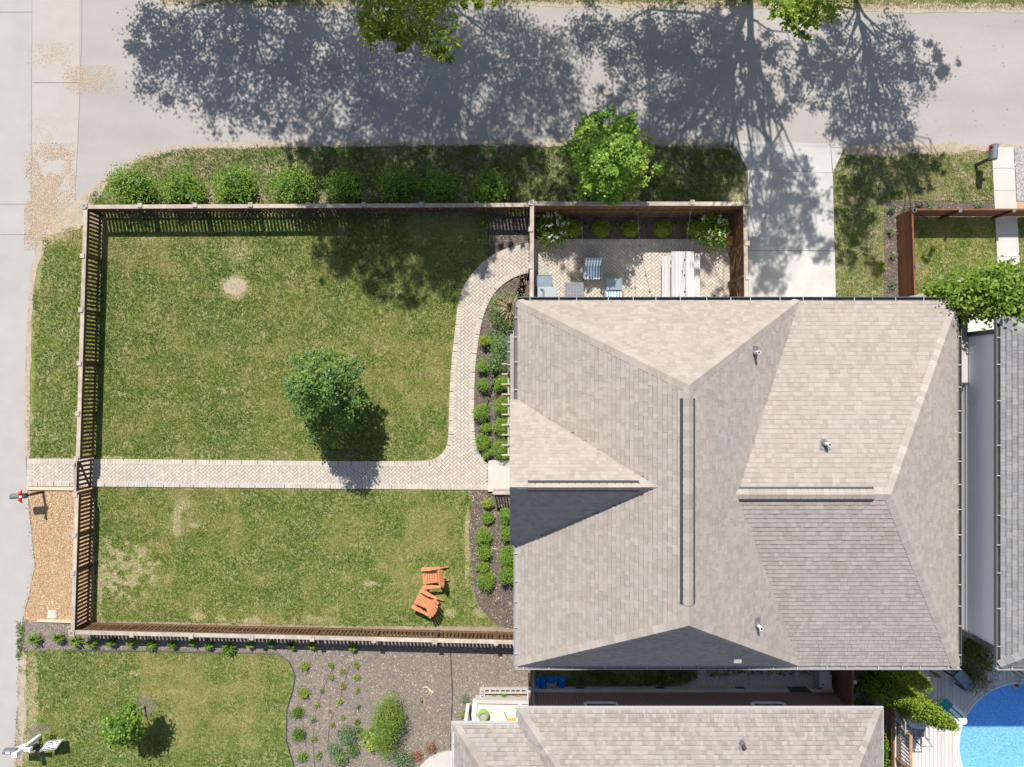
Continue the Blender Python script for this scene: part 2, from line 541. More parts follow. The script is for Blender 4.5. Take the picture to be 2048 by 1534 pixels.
M_edge = mat("roadside_dirt", (0.40, 0.33, 0.25), 0.95, 0.15, 6, col2=(0.30, 0.24, 0.18), scale2=2, grain=0.25, gscale=50)
sheet("road_edge", "bare dusty edge between the asphalt and the shrub verge", [(150, 402), (180, 380), (215, 353), (255, 324), (300, 304), (355, 292), (420, 287), (600, 283), (900, 281), (1130, 282), (1300, 281), (1460, 281), (1462, 300), (1300, 292), (1130, 294), (900, 292), (600, 296), (420, 298), (355, 303), (300, 316), (255, 338), (215, 368), (180, 420), (160, 460), (90, 470), (110, 440)], .0155, M_edge, "roadside dirt", .045)
sheet("road_edge", "bare dusty edge between the asphalt and the mailbox lawn", [(1692, 288), (1800, 286), (1900, 286), (2048, 290), (2048, 297), (1984, 300), (1880, 306), (1780, 312), (1700, 308), (1686, 304)], .0155, M_edge, "roadside dirt", .05)
sheet("road_edge", "bare dusty edge of the far verge", [(330, -4), (600, 4), (900, 0), (1500, 4), (2100, 10), (2100, 24), (1900, 25), (1690, 24), (1500, 18), (900, 11), (600, 18), (330, 10)], .0155, M_edge, "roadside dirt", .06)
sheet("road_edge", "bare dusty strip between the street and the lawns", [(75, 480), (60, 560), (52, 700), (50, 860), (52, 920), (60, 920), (60, 860), (62, 700), (70, 560), (92, 486)], .0155, M_edge, "roadside dirt", .05)
sheet("road_edge", "bare dusty strip along the lower lawn", [(40, 1300), (34, 1420), (28, 1534), (25, 1600), (46, 1600), (46, 1534), (52, 1420), (52, 1310)], .0155, M_edge, "roadside dirt", .06)

# beds
BED_TOP = [(975, 428), (1062, 428), (1062, 545), (930, 600), (975, 520)]
BED_HOUSE = [(1064, 484), (1062, 545), (1040, 550), (1010, 565), (985, 590), (967, 630), (957, 680), (950, 740), (948, 830), (951, 890), (965, 915), (983, 935), (1060, 935), (1060, 484)]
BED_LOW = [(943, 978), (944, 1010), (938, 1060), (943, 1120), (947, 1180), (958, 1212), (985, 1243), (1012, 1254), (1060, 1262), (1060, 975)]
BED_PATIO = [(1066, 428), (1470, 428), (1470, 482), (1066, 482)]
GARDEN = [(45, 1242), (150, 1242), (1060, 1280), (1064, 1400), (940, 1460), (870, 1700), (590, 1700), (588, 1534), (572, 1480), (573, 1420), (584, 1380), (589, 1350), (578, 1325), (553, 1308), (330, 1303), (150, 1300), (44, 1302)]
BED_R = [(1768, 404), (1990, 404), (1990, 436), (1805, 434), (1815, 640), (1766, 640), (1768, 520)]
CHIPS = [(62, 975), (190, 972), (184, 1244), (70, 1243), (48, 1236), (60, 1190), (72, 1130), (66, 1050), (58, 985)]
GRAVEL = [(2028, 294), (2500, 294), (2500, 402), (2034, 402)]
SIDE = [(1062, 1270), (1770, 1270), (1770, 1400), (1062, 1400)]
sheet("mulch_bed", "dark mulch corner by the fence and curved walk", BED_TOP, 0.010, M_mulch, "mulch bed")
sheet("mulch_bed", "dark mulch bed between the curved walk and the house", BED_HOUSE, 0.010, M_mulch, "mulch bed")
sheet("mulch_bed", "dark mulch bed below the front stoop", BED_LOW, 0.010, M_mulch, "mulch bed", 0.02)
sheet("mulch_bed", "dark soil bed along the patio fence", BED_PATIO, 0.010, M_mulch, "mulch bed")
sheet("mulch_bed", "grey-brown mulch garden in front of the brick house", GARDEN, 0.008, M_greymulch, "mulch bed")
sheet("mulch_bed", "dark mulch strip outside the red-brown board fence", BED_R, 0.010, M_mulch, "mulch bed", 0.02)
sheet("mulch_bed", "orange wood chip bed between street and picket fence", CHIPS, 0.010, M_chipbase, "mulch bed", 0.03)
sheet("gravel_strip", "pale gravel strip beside the neighbour's walk", GRAVEL, 0.010, M_gravel, "gravel")
sheet("side_yard", "gravel side yard between the two houses", SIDE, 0.004, M_gravel, "side yard")
sheet("side_walk", "pale concrete pad in front of the white siding house", [(1775, 604), (2200, 604), (2200, 680), (1775, 680)], 0.02, M_concrete, "walk")
sheet("dirt_patch", "orange dirt patch at the end of the gravel", [(2030, 403), (2300, 403), (2300, 430), (2030, 430)], 0.010, M_chipbase, "dirt")
for nm, lab, (cx, cy, rx, ry), m in (("mulch_ring", "grey mulch ring around the small lawn tree", (290, 1411, 20, 22), M_greymulch),
                                  ("mulch_ring", "grey mulch patch around the white mailbox post", (82, 1466, 26, 20), M_greymulch),
                                  ("mulch_ring", "mulch patch at the foot of the yard tree", (686, 742, 16, 15), M_greymulch),
                                  ("dirt_patch", "bare round dirt spot in the front lawn", (470, 573, 24, 17), mat("dry_dirt", (0.37, 0.295, 0.20), 0.95, 0.15, 8, grain=0.2)),
                                  ("mulch_ring", "dark mulch patch under the verge maple", (1190, 390, 42, 26), M_mulch)):
    pts = [(cx + rx * math.cos(a) * random.uniform(.88, 1.1), cy + ry * math.sin(a) * random.uniform(.88, 1.1)) for a in [i * math.pi / 12 for i in range(24)]]
    sheet(nm, lab, pts, 0.014, m, "dirt" if nm == "dirt_patch" else "mulch bed")


# ------------------------------------------------------------------ concrete slabs
def slab(name, poly_px, z0, z1, m, parent, inset=0.006, col=(1, 1, 1)):
    p = gp(poly_px); cx = sum(a for a, b in p) / len(p); cy = sum(b for a, b in p) / len(p)
    q = []
    for x, y in p:
        d = math.hypot(x - cx, y - cy); f = (d - inset * 1.6) / d
        q.append((cx + (x - cx) * f, cy + (y - cy) * f))
    mb = MB(); mb.prism(q, z0, z1, col, bottom=False)
    return put(name, mb, m, parent)


dw = thing("driveway", "broad concrete driveway in slabs with a flared apron", "driveway", (*g(1580, 440), 0)); dw["kind"] = "structure"
flat(gp([(1462, 281), (1692, 290), (1665, 347), (1674, 700), (1495, 700), (1494, 340)]), 0.013, M_joint, "joint_bed", dw)
for pl, t in (([(1462, 281), (1495, 282), (1495, 289), (1467, 288)], .98), ([(1495, 282), (1661, 288), (1661, 295), (1495, 289)], .95), ([(1661, 288), (1692, 290), (1688, 296), (1661, 295)], .98),
           ([(1467, 288), (1495, 289), (1495, 339)], 1.0), ([(1495, 289), (1661, 295), (1664, 346), (1495, 339)], 1.02), ([(1661, 295), (1688, 296), (1665, 346)], .97),
           ([(1495, 339), (1665, 346), (1669, 502), (1496, 501)], 1.0), ([(1496, 501), (1669, 502), (1674, 700), (1497, 700)], 1.04)):
    slab("concrete_slab", pl, 0.0, 0.035, M_concrete, dw, 0.008, (t, t, t))
wk = thing("concrete_walk", "narrow pale concrete walk of the neighbour in square slabs", "walk", (*g(2010, 440), 0)); wk["kind"] = "structure"
flat(gp([(1982, 295), (2026, 295), (2042, 600), (1997, 600)]), 0.013, M_joint, "joint_bed", wk)
ys = [295, 337, 381, 425, 470, 514, 558, 602]
for a, b in zip(ys[:-1], ys[1:]):
    f = lambda y: (1982 + (y - 295) * 0.05, 2026 + (y - 295) * 0.052)
    t = random.uniform(.96, 1.04)
    slab("concrete_slab", [(f(a)[0], a), (f(a)[1], a), (f(b)[1], b), (f(b)[0], b)], 0.0, 0.04, M_whitecon, wk, 0.006, (t, t, t))

# ------------------------------------------------------------------ pavers
WALK_A = [(55, 917), (190, 917), (850, 924), (875, 915), (890, 900), (897, 880), (898, 800), (903, 720), (910, 660), (915, 610), (925, 575), (945, 545), (975, 515), (1010, 497), (1064, 484)]
WALK_B = [(1064, 545), (1040, 550), (1010, 565), (985, 590), (967, 630), (957, 680), (950, 740), (948, 830), (951, 890), (965, 915), (983, 935), (983, 980), (190, 973), (55, 972)]
WALK = WALK_A + WALK_B
PATIO = [(1064, 478), (1468, 478), (1468, 640), (1064, 640)]
TONES = [(.475, .42, .355), (.45, .395, .33), (.50, .44, .37), (.43, .385, .325), (.475, .415, .34), (.515, .455, .38), (.455, .415, .36), (.46, .395, .32)]


def densify(pts, step=0.12):
    out = []
    for a, b in zip(pts[:-1], pts[1:]):
        a = Vector(a); b = Vector(b); n = max(1, int(round((b - a).length / step)))
        out += [a + (b - a) * i / n for i in range(n)]
    out.append(Vector(pts[-1]))
    return out


def smooth_line(px, it=2):
    p = [Vector(g(*q)) for q in px]
    for _ in range(it):
        q = [p[0]]
        for a, b in zip(p[:-1], p[1:]):
            q += [a * .75 + b * .25, a * .25 + b * .75]
        q.append(p[-1]); p = q
    return p


def paver_mesh(name, w, l, h, tone):
    e = 0.004
    mb = MB()
    x, y = w / 2 - .0045, l / 2 - .0045
    vs = [(-x, -y, 0), (x, -y, 0), (x, y, 0), (-x, y, 0), (-x + 0, -y, h - e), (x, -y, h - e), (x, y, h - e), (-x, y, h - e), (-x + e, -y + e, h), (x - e, -y + e, h), (x - e, y - e, h), (-x + e, y - e, h)]
    fs = [(8, 9, 10, 11)]
    for i in range(4):
        j = (i + 1) % 4
        fs += [(i, j, 4 + j, 4 + i), (4 + i, 4 + j, 8 + j, 8 + i)]
    mb.add(vs, fs, tone)
    me = mb.mesh(name); me.materials.append(M_paver)
    return me


def build_paving(name, label, outline, borders, phase, single_px):
    root = thing(name, label, "paving", (*g(*single_px), 0)); root["kind"] = "structure"
    poly = gp(outline)
    flat(poly if True else poly, 0.016, M_sand, "sand_bed", root)
    W = 0.1035
    xs = [p[0] for p in poly]; ysx = [p[1] for p in poly]
    cx, cy = (min(xs) + max(xs)) / 2, (min(ysx) + max(ysx)) / 2
    R = math.hypot(max(xs) - min(xs), max(ysx) - min(ysx)) / 2
    K = int(R / W) + 6
    c45 = math.cos(phase); s45 = math.sin(phase)
    rec = []
    n = np.arange(-2 * K, 2 * K)
    for m in range(-K, K):
        for kind in (0, 1):
            if kind == 0: bx, by, ang = n + 2 * m + 1.0, n - 2 * m + .5, 0
            else: bx, by, ang = n + 2 * m + 2.5, n - 2 * m + 0.0, 1
            X = (bx * c45 - by * s45) * W + cx; Y = (bx * s45 + by * c45) * W + cy
            ok = np.ones(len(X), bool)
            ang_ = phase + (math.pi / 2 if ang == 0 else 0)
            for cu, cv in ((-.5, -1), (.5, -1), (.5, 1), (-.5, 1)):
                ok &= inside(X + (cu * math.cos(ang_) - cv * math.sin(ang_)) * W, Y + (cu * math.sin(ang_) + cv * math.cos(ang_)) * W, poly)
            for x, y in zip(X[ok], Y[ok]):
                rec.append((x, y, phase + (math.pi / 2 if ang == 0 else 0), 0.045))
    # border courses
    for line in borders:
        pts = densify(line, 0.02)
        acc = 0; last = pts[0]
        side = line_side
        run = 0.05
        for a, b in zip(pts[:-1], pts[1:]):
            d = (b - a).length
            acc += d
            if acc >= run:
                t = (b - a).normalized(); nn = Vector((-t.y, t.x))
                q1 = b + nn * 0.05; q2 = b - nn * 0.05
                s = 1 if inside(np.array([q1.x]), np.array([q1.y]), poly)[0] else -1
                c = b + nn * s * 0.104
                rec.append((c.x, c.y, math.atan2(nn.y, nn.x) - math.pi / 2, 0.053)); run += W
    rec = [r for r in rec]
    random.shuffle(rec)
    protos = {}
    sx, sy = g(*single_px)
    order = sorted(range(len(rec)), key=lambda i: (rec[i][0] - sx) ** 2 + (rec[i][1] - sy) ** 2)
    top = set(order[:300])
    big = MB()
    for i, (x, y, a, h) in enumerate(rec):
        tone = TONES[i % len(TONES)]
        dz = ((i * 37) % 11) * 0.0003
        if i in top:
            key = (i % len(TONES), h)
            if key not in protos: protos[key] = paver_mesh("paver", W, 2 * W, h, tone)
            inst("paver", protos[key], root, Matrix.Translation((x, y, dz)) @ Matrix.Rotation(a, 4, 'Z'))
        else:
            t = paver_cache.setdefault(h, paver_mesh("paver_tmp", W, 2 * W, h, (1, 1, 1)))
            ca, sa = math.cos(a), math.sin(a)
            big.add([(x + v.co.x * ca - v.co.y * sa, y + v.co.x * sa + v.co.y * ca, v.co.z + dz) for v in t.vertices], [tuple(p.vertices) for p in t.polygons], tone)
    if big.f:
        put("pavers", big, M_paver, root, kind="stuff")
    return root


paver_cache = {}
line_side = 1
wa = smooth_line(WALK_A); wb = smooth_line(WALK_B[:11]); wc = [Vector(g(*q)) for q in WALK_B[11:]]
edge_end = [Vector(g(55, 972)), Vector(g(55, 917))]
build_paving("paver_walk", "tan herringbone paver walk with a curved branch to the patio", WALK, [wa, wb, wc, edge_end], math.radians(45), (925, 760))
build_paving("patio", "herringbone paver patio inside the tall fence", PATIO, [[Vector(g(1064, 478)), Vector(g(1468, 478))], [Vector(g(1468, 478)), Vector(g(1468, 640))]], math.radians(45), (1290, 550))

# ------------------------------------------------------------------ fences
FH = 1.12


def fence(name, label, A, B, h, posts, pitch, width, inner, rails, m_board=None, post_w=0.10, cap_w=0.175, rail_top=True, cap_board=0.145, skip=None, cat="fence", thick=0.022, mcap=None, board_side=-1, group=None, post_out=0.045):
    m_board = m_board or M_fence; mcap = mcap or M_cap
    A = Vector((*A, 0)); B = Vector((*B, 0)); d = B - A; L = d.length; u = d / L
    nrm = Vector((-u.y, u.x, 0)) * inner
    root = thing(name, label, cat, A, group)
    rz = math.atan2(u.y, u.x)
    R = Matrix.Rotation(rz, 4, 'Z')
    # posts, each with a flat cap
    pm = MB().box((0, 0, h / 2), (post_w, post_w, h)).mesh("post"); pm.materials.append(m_board)
    cm = MB().prism([(-cap_w / 2, -cap_w / 2), (cap_w / 2, -cap_w / 2), (cap_w / 2, cap_w / 2), (-cap_w / 2, cap_w / 2)], 0, 0.045)
    cm.v = [(x * (0.9 if z > .04 else 1), y * (0.9 if z > .04 else 1), z) for x, y, z in cm.v]
    cmm = cm.mesh("post_cap"); cmm.materials.append(mcap)
    for t in posts:
        p = A + u * (t * L) - nrm * post_out
        po = inst("post", pm, root, Matrix.Translation(p) @ R)
        po_c = bpy.data.objects.new("post_cap", cmm); C.objects.link(po_c); po_c.parent = po; po_c.location = (0, 0, h + 0.034)
    # top boards and rails, one per bay
    for t0, t1 in zip(posts[:-1], posts[1:]):
        if skip and any(abs((t0 + t1) / 2 - s) < 0.02 for s in skip): continue
        a = A + u * (t0 * L + 0.004); b = A + u * (t1 * L - 0.004)
        if rail_top:
            tone = random.uniform(.85, 1.12)
            mb = MB().bar(a + Vector((0, 0, h + 0.015)), b + Vector((0, 0, h + 0.015 + random.uniform(-.004, .004))), cap_board, 0.035, (tone, tone, tone * .98))
            put("top_board", mb, mcap, root)
        for z in rails:
            off = nrm * (0.012 + 0.02)
            mb = MB().bar(a + off + Vector((0, 0, z)), b + off + Vector((0, 0, z)), 0.038, 0.085, (1.1, 1.1, 1.1))
            put("rail", mb, m_board, root)
    # boards
    tones = [.8, .9, 1.0, 1.1, 1.22]
    bm = []
    bh = h - 0.06
    for tn in tones:
        x = MB().box((0, 0, bh / 2 + 0.05), (width, thick, bh), col=(tn, tn * .97, tn * .94)).mesh("board"); x.materials.append(m_board); bm.append(x)
    nb = int(L / pitch)
    for i in range(nb):
        s = (i + 0.5) * L / nb
        if skip and any(posts[j] * L < s < posts[j + 1] * L for j in range(len(posts) - 1) if any(abs((posts[j] + posts[j + 1]) / 2 - q) < 0.02 for q in skip)): continue
        if any(abs(s - t * L) < post_w * 0.5 for t in posts): continue
        p = A + u * s + nrm * (board_side * 0.004) + Vector((0, 0, random.uniform(-.008, .004)))
        inst("picket" if pitch > width * 1.15 else "board", bm[(i * 7 + i // 3) % 5], root, Matrix.Translation(p) @ R)
    return root


def tpar(A, B, pts, axis):
    a = A[axis]; b = B[axis]
    return [(p - a) / (b - a) for p in pts]


# front yard fence (positions surveyed on the top board)
yl = [414, 512, 620, 727, 827, 917, 989, 1070, 1145, 1264]
a = g(172, 414, FH); b = g(146, 1264, FH)
tl = tpar((0, 414), (0, 1264), yl, 1)
fence("picket_fence", "long brown picket fence along the street with a gate", a, b, FH, tl, 0.148, 0.088, 1, [0.25, FH - 0.12], skip=[(tl[5] + tl[6]) / 2], board_side=-1)
xt = [172, 281, 391, 502, 617, 728, 843, 953, 1062]
fence("picket_fence", "brown picket fence between the shrub row and lawn", g(172, 414, FH), g(1062, 410, FH), FH, tpar((172,), (1062,), xt, 0), 0.135, 0.085, -1, [0.25, FH - 0.12])
xb = [146, 265, 384, 504, 625, 748, 870, 992, 1030]
fence("picket_fence", "brown picket fence along the lower garden bed", g(146, 1264, FH), g(1030, 1284, FH), FH, tpar((146,), (1030,), xb, 0), 0.142, 0.088, 1, [0.25, FH - 0.12])

# gate in the street fence
ga = Vector((*g(152, 920, FH), 0)); gb = Vector((*g(150, 986, FH), 0))
u = (gb - ga).normalized(); L = (gb - ga).length
gate = thing("picket_gate", "brown picket gate with a diagonal brace across the paver walk", "gate", ga)
for i in range(7):
    s = 0.1 + i * (L - 0.2) / 6
    put("picket", MB().bar(ga + u * s + Vector((0, 0, .06)), ga + u * s + Vector((0, 0, FH - .02)), 0.085, 0.022, up=(1, 0, 0)), M_fence, gate)
nin = Vector((0.03, 0, 0))
for z in (0.2, FH - 0.12):
    put("rail", MB().bar(ga + nin + u * 0.06 + Vector((0, 0, z)), gb + nin - u * 0.06 + Vector((0, 0, z)), 0.035, 0.085), M_fence, gate)
put("brace", MB().bar(ga + nin * 1.2 + u * 0.08 + Vector((0, 0, FH - .16)), gb + nin * 1.2 - u * 0.08 + Vector((0, 0, .22)), 0.035, 0.08), M_fence, gate)
put("top_board", MB().bar(ga + u * 0.06 + Vector((0, 0, FH + 0.012)), gb - u * 0.06 + Vector((0, 0, FH + 0.012)), 0.11, 0.034, (.8, .8, .85)), M_cap, gate)
put("latch", MB().bar(ga + u * 0.12 + Vector((0, 0, FH + 0.035)), ga + u * 0.24 + Vector((0, 0, FH + 0.035)), 0.04, 0.02), M_dark, gate)

# patio privacy fence
PH = 1.9
PA, PB = g(1064, 407, PH), g(1490, 408, PH)
fence("privacy_fence", "tall solid brown fence at the back of the patio", PA, PB, PH, tpar((1064,), (1490,), [1064, 1162, 1274, 1384, 1490], 0), 0.145, 0.139, -1, [0.35, 1.0, PH - 0.14])
fence("privacy_fence", "tall solid brown fence between patio and curved walk", g(1064, 407, PH), g(1063, 640, PH), PH, tpar((0, 407), (0, 640), [407, 459, 533, 640], 1), 0.145, 0.139, 1, [0.35, 1.0, PH - 0.14])
rf = fence("privacy_fence", "tall solid brown fence with a braced gate beside the driveway", g(1490, 408, PH), g(1493, 640, PH), PH, tpar((0, 408), (0, 640), [408, 487, 555, 640], 1), 0.145, 0.139, -1, [0.3, 1.0, PH - 0.16])
gx, gy0 = g(1491, 490, PH); _, gy1 = g(1491, 552, PH)
for z0, z1 in ((1.0, 1.72), (0.3, 1.0)):
    put("brace", MB().bar((gx - .06, gy0, z1), (gx - .06, gy1, z0), 0.035, 0.08), M_fence, rf)
for yy in (gy0, gy1):
    put("gate_stile", MB().bar((gx - .07, yy, 0.08), (gx - .07, yy, PH), 0.09, 0.04, up=(1, 0, 0)), M_fence, rf)


# horizontal board fences
def board_fence(name, label, A, B, h, nb, posts, outside, m=M_cedar, cap=M_boxmetal, gap=0.012, post_side=1):
    A = Vector((*A, 0)); B = Vector((*B, 0)); d = B - A; L = d.length; u = d / L
    nrm = Vector((-u.y, u.x, 0)) * outside
    root = thing(name, label, "fence", A)
    bh = (h - 0.06) / nb
    for i in range(nb):
        z = 0.06 + bh * (i + .5)
        t = random.uniform(.85, 1.15)
        mb = MB().bar(A + Vector((0, 0, z)), B + Vector((0, 0, z)), 0.024, bh - gap, (t, t, t))
        put("board", mb, m, root)
    put("top_board", MB().bar(A + Vector((0, 0, h + .012)), B + Vector((0, 0, h + .012)), 0.06, 0.024, (1.25, 1.25, 1.25)), m, root)
    for t in posts:
        p = A + u * (t * L) + nrm * (post_side * 0.06)
        o = put("post", MB().bar(p, p + Vector((0, 0, h + .06)), 0.09, 0.09, (.8, .8, .8)), m, root)
        put("post_cap", MB().box(p + Vector((0, 0, h + .075)), (.12, .12, .03)), cap, o)
    return root


RH = 1.12
board_fence("board_fence", "red-brown horizontal board fence across the neighbour's yard", g(1824, 419, RH), g(2200, 419, RH), RH, 6, [0.005, .25, .535, .95], -1)
board_fence("board_fence", "red-brown horizontal board fence running back to the house", g(1824, 420, RH), g(1832, 660, RH), RH, 6, [0.005, 0.47, 0.98], 1)
board_fence("side_fence", "dark board fence between the two houses by the conifers", g(1706, 1300, 1.8), g(1704, 1425, 1.8), 1.8, 10, [0.02, .5, .97], 1, M_fence, M_cap)
board_fence("side_fence", "short board fence end between the picket fence and brick house", g(1062, 1290, 1.3), g(1063, 1378, 1.3), 1.3, 8, [0.03, .97], -1, M_fence, M_cap)

# ------------------------------------------------------------------ roofs
SH_W = [0.10, 0.14, 0.19]


def roof_tones(base, spread, tint, n=10, seed=1):
    r = random.Random(seed)
    out = []
    for i in range(n):
        k = 1 + spread * (2 * i / (n - 1) - 1)
        out.append(tuple(max(.02, base[j] * k * (1 + tint[j] * r.uniform(-1, 1))) for j in range(3)))
    return out


def hull_scan(poly, v):
    us = []
    n = len(poly)
    for i in range(n):
        (u0, v0), (u1, v1) = poly[i], poly[(i + 1) % n]
        if abs(v1 - v0) < 1e-9:
            if abs(v - v0) < 1e-6: us += [u0, u1]
            continue
        t = (v - v0) / (v1 - v0)
        if -1e-9 <= t <= 1 + 1e-9: us.append(u0 + (u1 - u0) * t)
    return (min(us), max(us)) if us else None


class Shingler:
    def __init__(s, root, tones, expo=0.143, raise_=0.009, singles=300, weights=None):
        s.root = root; s.tones = tones; s.e = expo; s.r = raise_; s.left = singles
        s.mb = MB(); s.protos = {}; s.weights = weights

    def proto(s, w, ti, up):
        key = (w, ti, up)
        if key not in s.protos:
            x = w / 2 - 0.002; e = s.e
            hb, ht = 0.017 + up, 0.002 + up * .3
            fq = .80; hm = hb + (ht - hb) * fq
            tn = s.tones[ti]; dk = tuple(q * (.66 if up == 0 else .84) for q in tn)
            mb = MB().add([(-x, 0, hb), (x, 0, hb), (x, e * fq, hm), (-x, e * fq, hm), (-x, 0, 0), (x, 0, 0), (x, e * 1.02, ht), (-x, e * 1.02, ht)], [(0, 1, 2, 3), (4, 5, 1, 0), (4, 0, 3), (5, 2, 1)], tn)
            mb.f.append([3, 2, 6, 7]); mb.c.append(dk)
            me = mb.mesh("shingle"); me.materials.append(M_shingle)
            s.protos[key] = me
        return s.protos[key]

    def plane(s, pts, skip=None, single=False, underlay=True):
        """pts: 3D corners, first two are the eave"""
        P = [Vector(p) for p in pts]
        u = (P[1] - P[0]).normalized()
        n = u.cross(P[2] - P[0]).normalized()
        if n.z < 0:
            n = -n
        v = n.cross(u)
        if v.z < 0:
            u = -u; v = n.cross(u)
        O = P[0].copy()
        uv = [((p - O).dot(u), (p - O).dot(v)) for p in P]
        if underlay:
            f = tuple(range(len(P)))
            a = MB().add([p - n * 0.012 for p in P], [f])
            put("roof_deck", a, M_deckroof, s.root)
        vmax = max(q[1] for q in uv); vmin = min(q[1] for q in uv)
        R = Matrix((u, v, n)).transposed().to_4x4()
        rr = random.Random(hash((round(P[0].x, 2), round(P[0].y, 2), len(pts))) & 0xffff)
        kmax = int((vmax - vmin) / s.e) + 1
        for kk in range(kmax):
            v0 = vmin + kk * s.e; v1 = min(v0 + s.e, vmax)
            if v1 - v0 < 0.01: continue
            I0 = hull_scan(uv, v0 + 1e-5); I1 = hull_scan(uv, v1 - 1e-5)
            if not I0 or not I1: continue
            lo = min(I0[0], I1[0]); hi = max(I0[1], I1[1])
            x = lo - rr.uniform(0, .3)
            hb0 = 0.0
            while x < hi:
                w = rr.choice(SH_W); a, b = x, x + w; x = b
                up = s.r if rr.random() < 0.5 else 0.0
                ti = rr.randrange(len(s.tones)) if s.weights is None else rr.choices(range(len(s.tones)), s.weights)[0]
                a0, b0 = max(a, I0[0]), min(b, I0[1]); a1, b1 = max(a, I1[0]), min(b, I1[1])
                if b0 <= a0 and b1 <= a1: continue
                c = O + u * ((a + b) / 2) + v * ((v0 + v1) / 2)
                if skip and skip(c): continue
                full = a0 == a and b0 == b and a1 == a and b1 == b and v1 - v0 > s.e * .98
                if single and full and s.left > 0:
                    s.left -= 1
                    inst("shingle", s.proto(w, ti, up), s.root, Matrix.Translation(O + u * ((a + b) / 2) + v * v0) @ R)
                    continue
                if b0 < a0: a0 = b0 = (min(max(a, I0[0]), I0[1]))
                if b1 < a1: a1 = b1 = (min(max(a, I1[0]), I1[1]))
                hb, ht = 0.017 + up, 0.002 + up * .3
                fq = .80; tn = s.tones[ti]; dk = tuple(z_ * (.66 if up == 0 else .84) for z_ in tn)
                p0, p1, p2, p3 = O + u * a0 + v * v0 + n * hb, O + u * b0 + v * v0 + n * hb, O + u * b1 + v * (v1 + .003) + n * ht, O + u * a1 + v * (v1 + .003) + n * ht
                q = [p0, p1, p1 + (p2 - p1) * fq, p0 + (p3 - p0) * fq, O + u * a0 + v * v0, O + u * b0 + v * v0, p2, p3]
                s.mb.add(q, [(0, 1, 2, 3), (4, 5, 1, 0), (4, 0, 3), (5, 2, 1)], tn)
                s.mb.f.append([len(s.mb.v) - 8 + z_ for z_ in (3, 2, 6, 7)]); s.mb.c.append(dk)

    def finish(s):
        put("shingles", s.mb, M_shingle, s.root, kind="stuff")


def caps(root, a, b, n1, n2, tones, w=0.195, step=0.21, lift=0.022, name="ridge_cap", n=2):
    """folded cap shingles from low point a to high point b; n1, n2 the two roof normals"""
    a = Vector(a); b = Vector(b); d = b - a; L = d.length; t = d / L
    n1 = Vector(n1).normalized(); n2 = Vector(n2).normalized()
    s1 = n1.cross(t).normalized(); s2 = n2.cross(t).normalized()
    up = (n1 + n2).normalized()
    if s1.dot(n2) > 0: s1 = -s1
    if s2.dot(n1) > 0: s2 = -s2
    protos = []
    rr = random.Random(int(L * 1000))
    k = int(L / step)
    for tn in [tuple(min(1, q * 1.07) for q in t_) for t_ in tones]:
        ln = step * 1.08
        lo, hi = lift + 0.008, lift - 0.004
        A = [up * lo + s1 * w - n1 * 0.0 , up * (lo + .006), up * lo + s2 * w]
        B = [t * ln + up * hi + s1 * w, t * ln + up * (hi + .006), t * ln + up * hi + s2 * w]
        dn = [p - up * (lift + .01) for p in A]
        mb = MB().add([*A, *B, *dn], [(0, 1, 4, 3), (1, 2, 5, 4), (6, 7, 1, 0), (7, 8, 2, 1)], tn)
        me = mb.mesh(name); me.materials.append(M_shingle); protos.append(me)
    for i in range(k):
        inst(name, rr.choice(protos), root, Matrix.Translation(a + t * (i * L / k)))


def pnorm(p0, p1, p2):
    n = (Vector(p1) - Vector(p0)).cross(Vector(p2) - Vector(p0)).normalized()
    return n if n.z > 0 else -n


def gutter(root, a, b, out, m, w=0.12, strap=None, spacing=0.72, mstrap=None):
    """open channel outside the eave a-b"""
    a = Vector(a); b = Vector(b); t = (b - a).normalized(); o = Vector(out).normalized()
    mb = MB()
    mb.bar(a + o * (w / 2) + Vector((0, 0, -.09)), b + o * (w / 2) + Vector((0, 0, -.09)), w, 0.012)
    mb.bar(a + o * w + Vector((0, 0, -.045)), b + o * w + Vector((0, 0, -.045)), 0.022, 0.10)
    mb.bar(a + o * 0.006 + Vector((0, 0, -.055)), b + o * 0.006 + Vector((0, 0, -.055)), 0.012, 0.085)
    G = put("gutter", mb, m, root)
    L = (b - a).length; n = int(L / spacing)
    for i in range(n):
        p = a + t * (L * (i + .5 + random.uniform(-.18, .18)) / n)
        put("strap", MB().bar(p + Vector((0, 0, .008)) - o * .02, p + o * (w - .006) + Vector((0, 0, .008)), 0.02, 0.012), mstrap or M_strap, G)
    return G


def window(root, c, w, h, out, m=M_white):
    """window in a wall: c centre on the wall face, out horizontal unit normal"""
    o = Vector(out); t = Vector((-o.y, o.x, 0)); c = Vector(c)
    fr = MB()
    for s in (-1, 1):
        fr.bar(c + t * s * w / 2 + Vector((0, 0, -h / 2)) + o * .03, c + t * s * w / 2 + Vector((0, 0, h / 2)) + o * .03, .09, .07, up=tuple(o))
        fr.bar(c - t * (w / 2 - .05) + Vector((0, 0, s * h / 2)) + o * .031, c + t * (w / 2 - .05) + Vector((0, 0, s * h / 2)) + o * .031, .068, .09)
    W = put("window", fr, m, root)
    put("pane", MB().bar(c - t * (w / 2 - .05) + o * .015, c + t * (w / 2 - .05) + o * .015, .02, h - .1), M_glass, W)
    return W


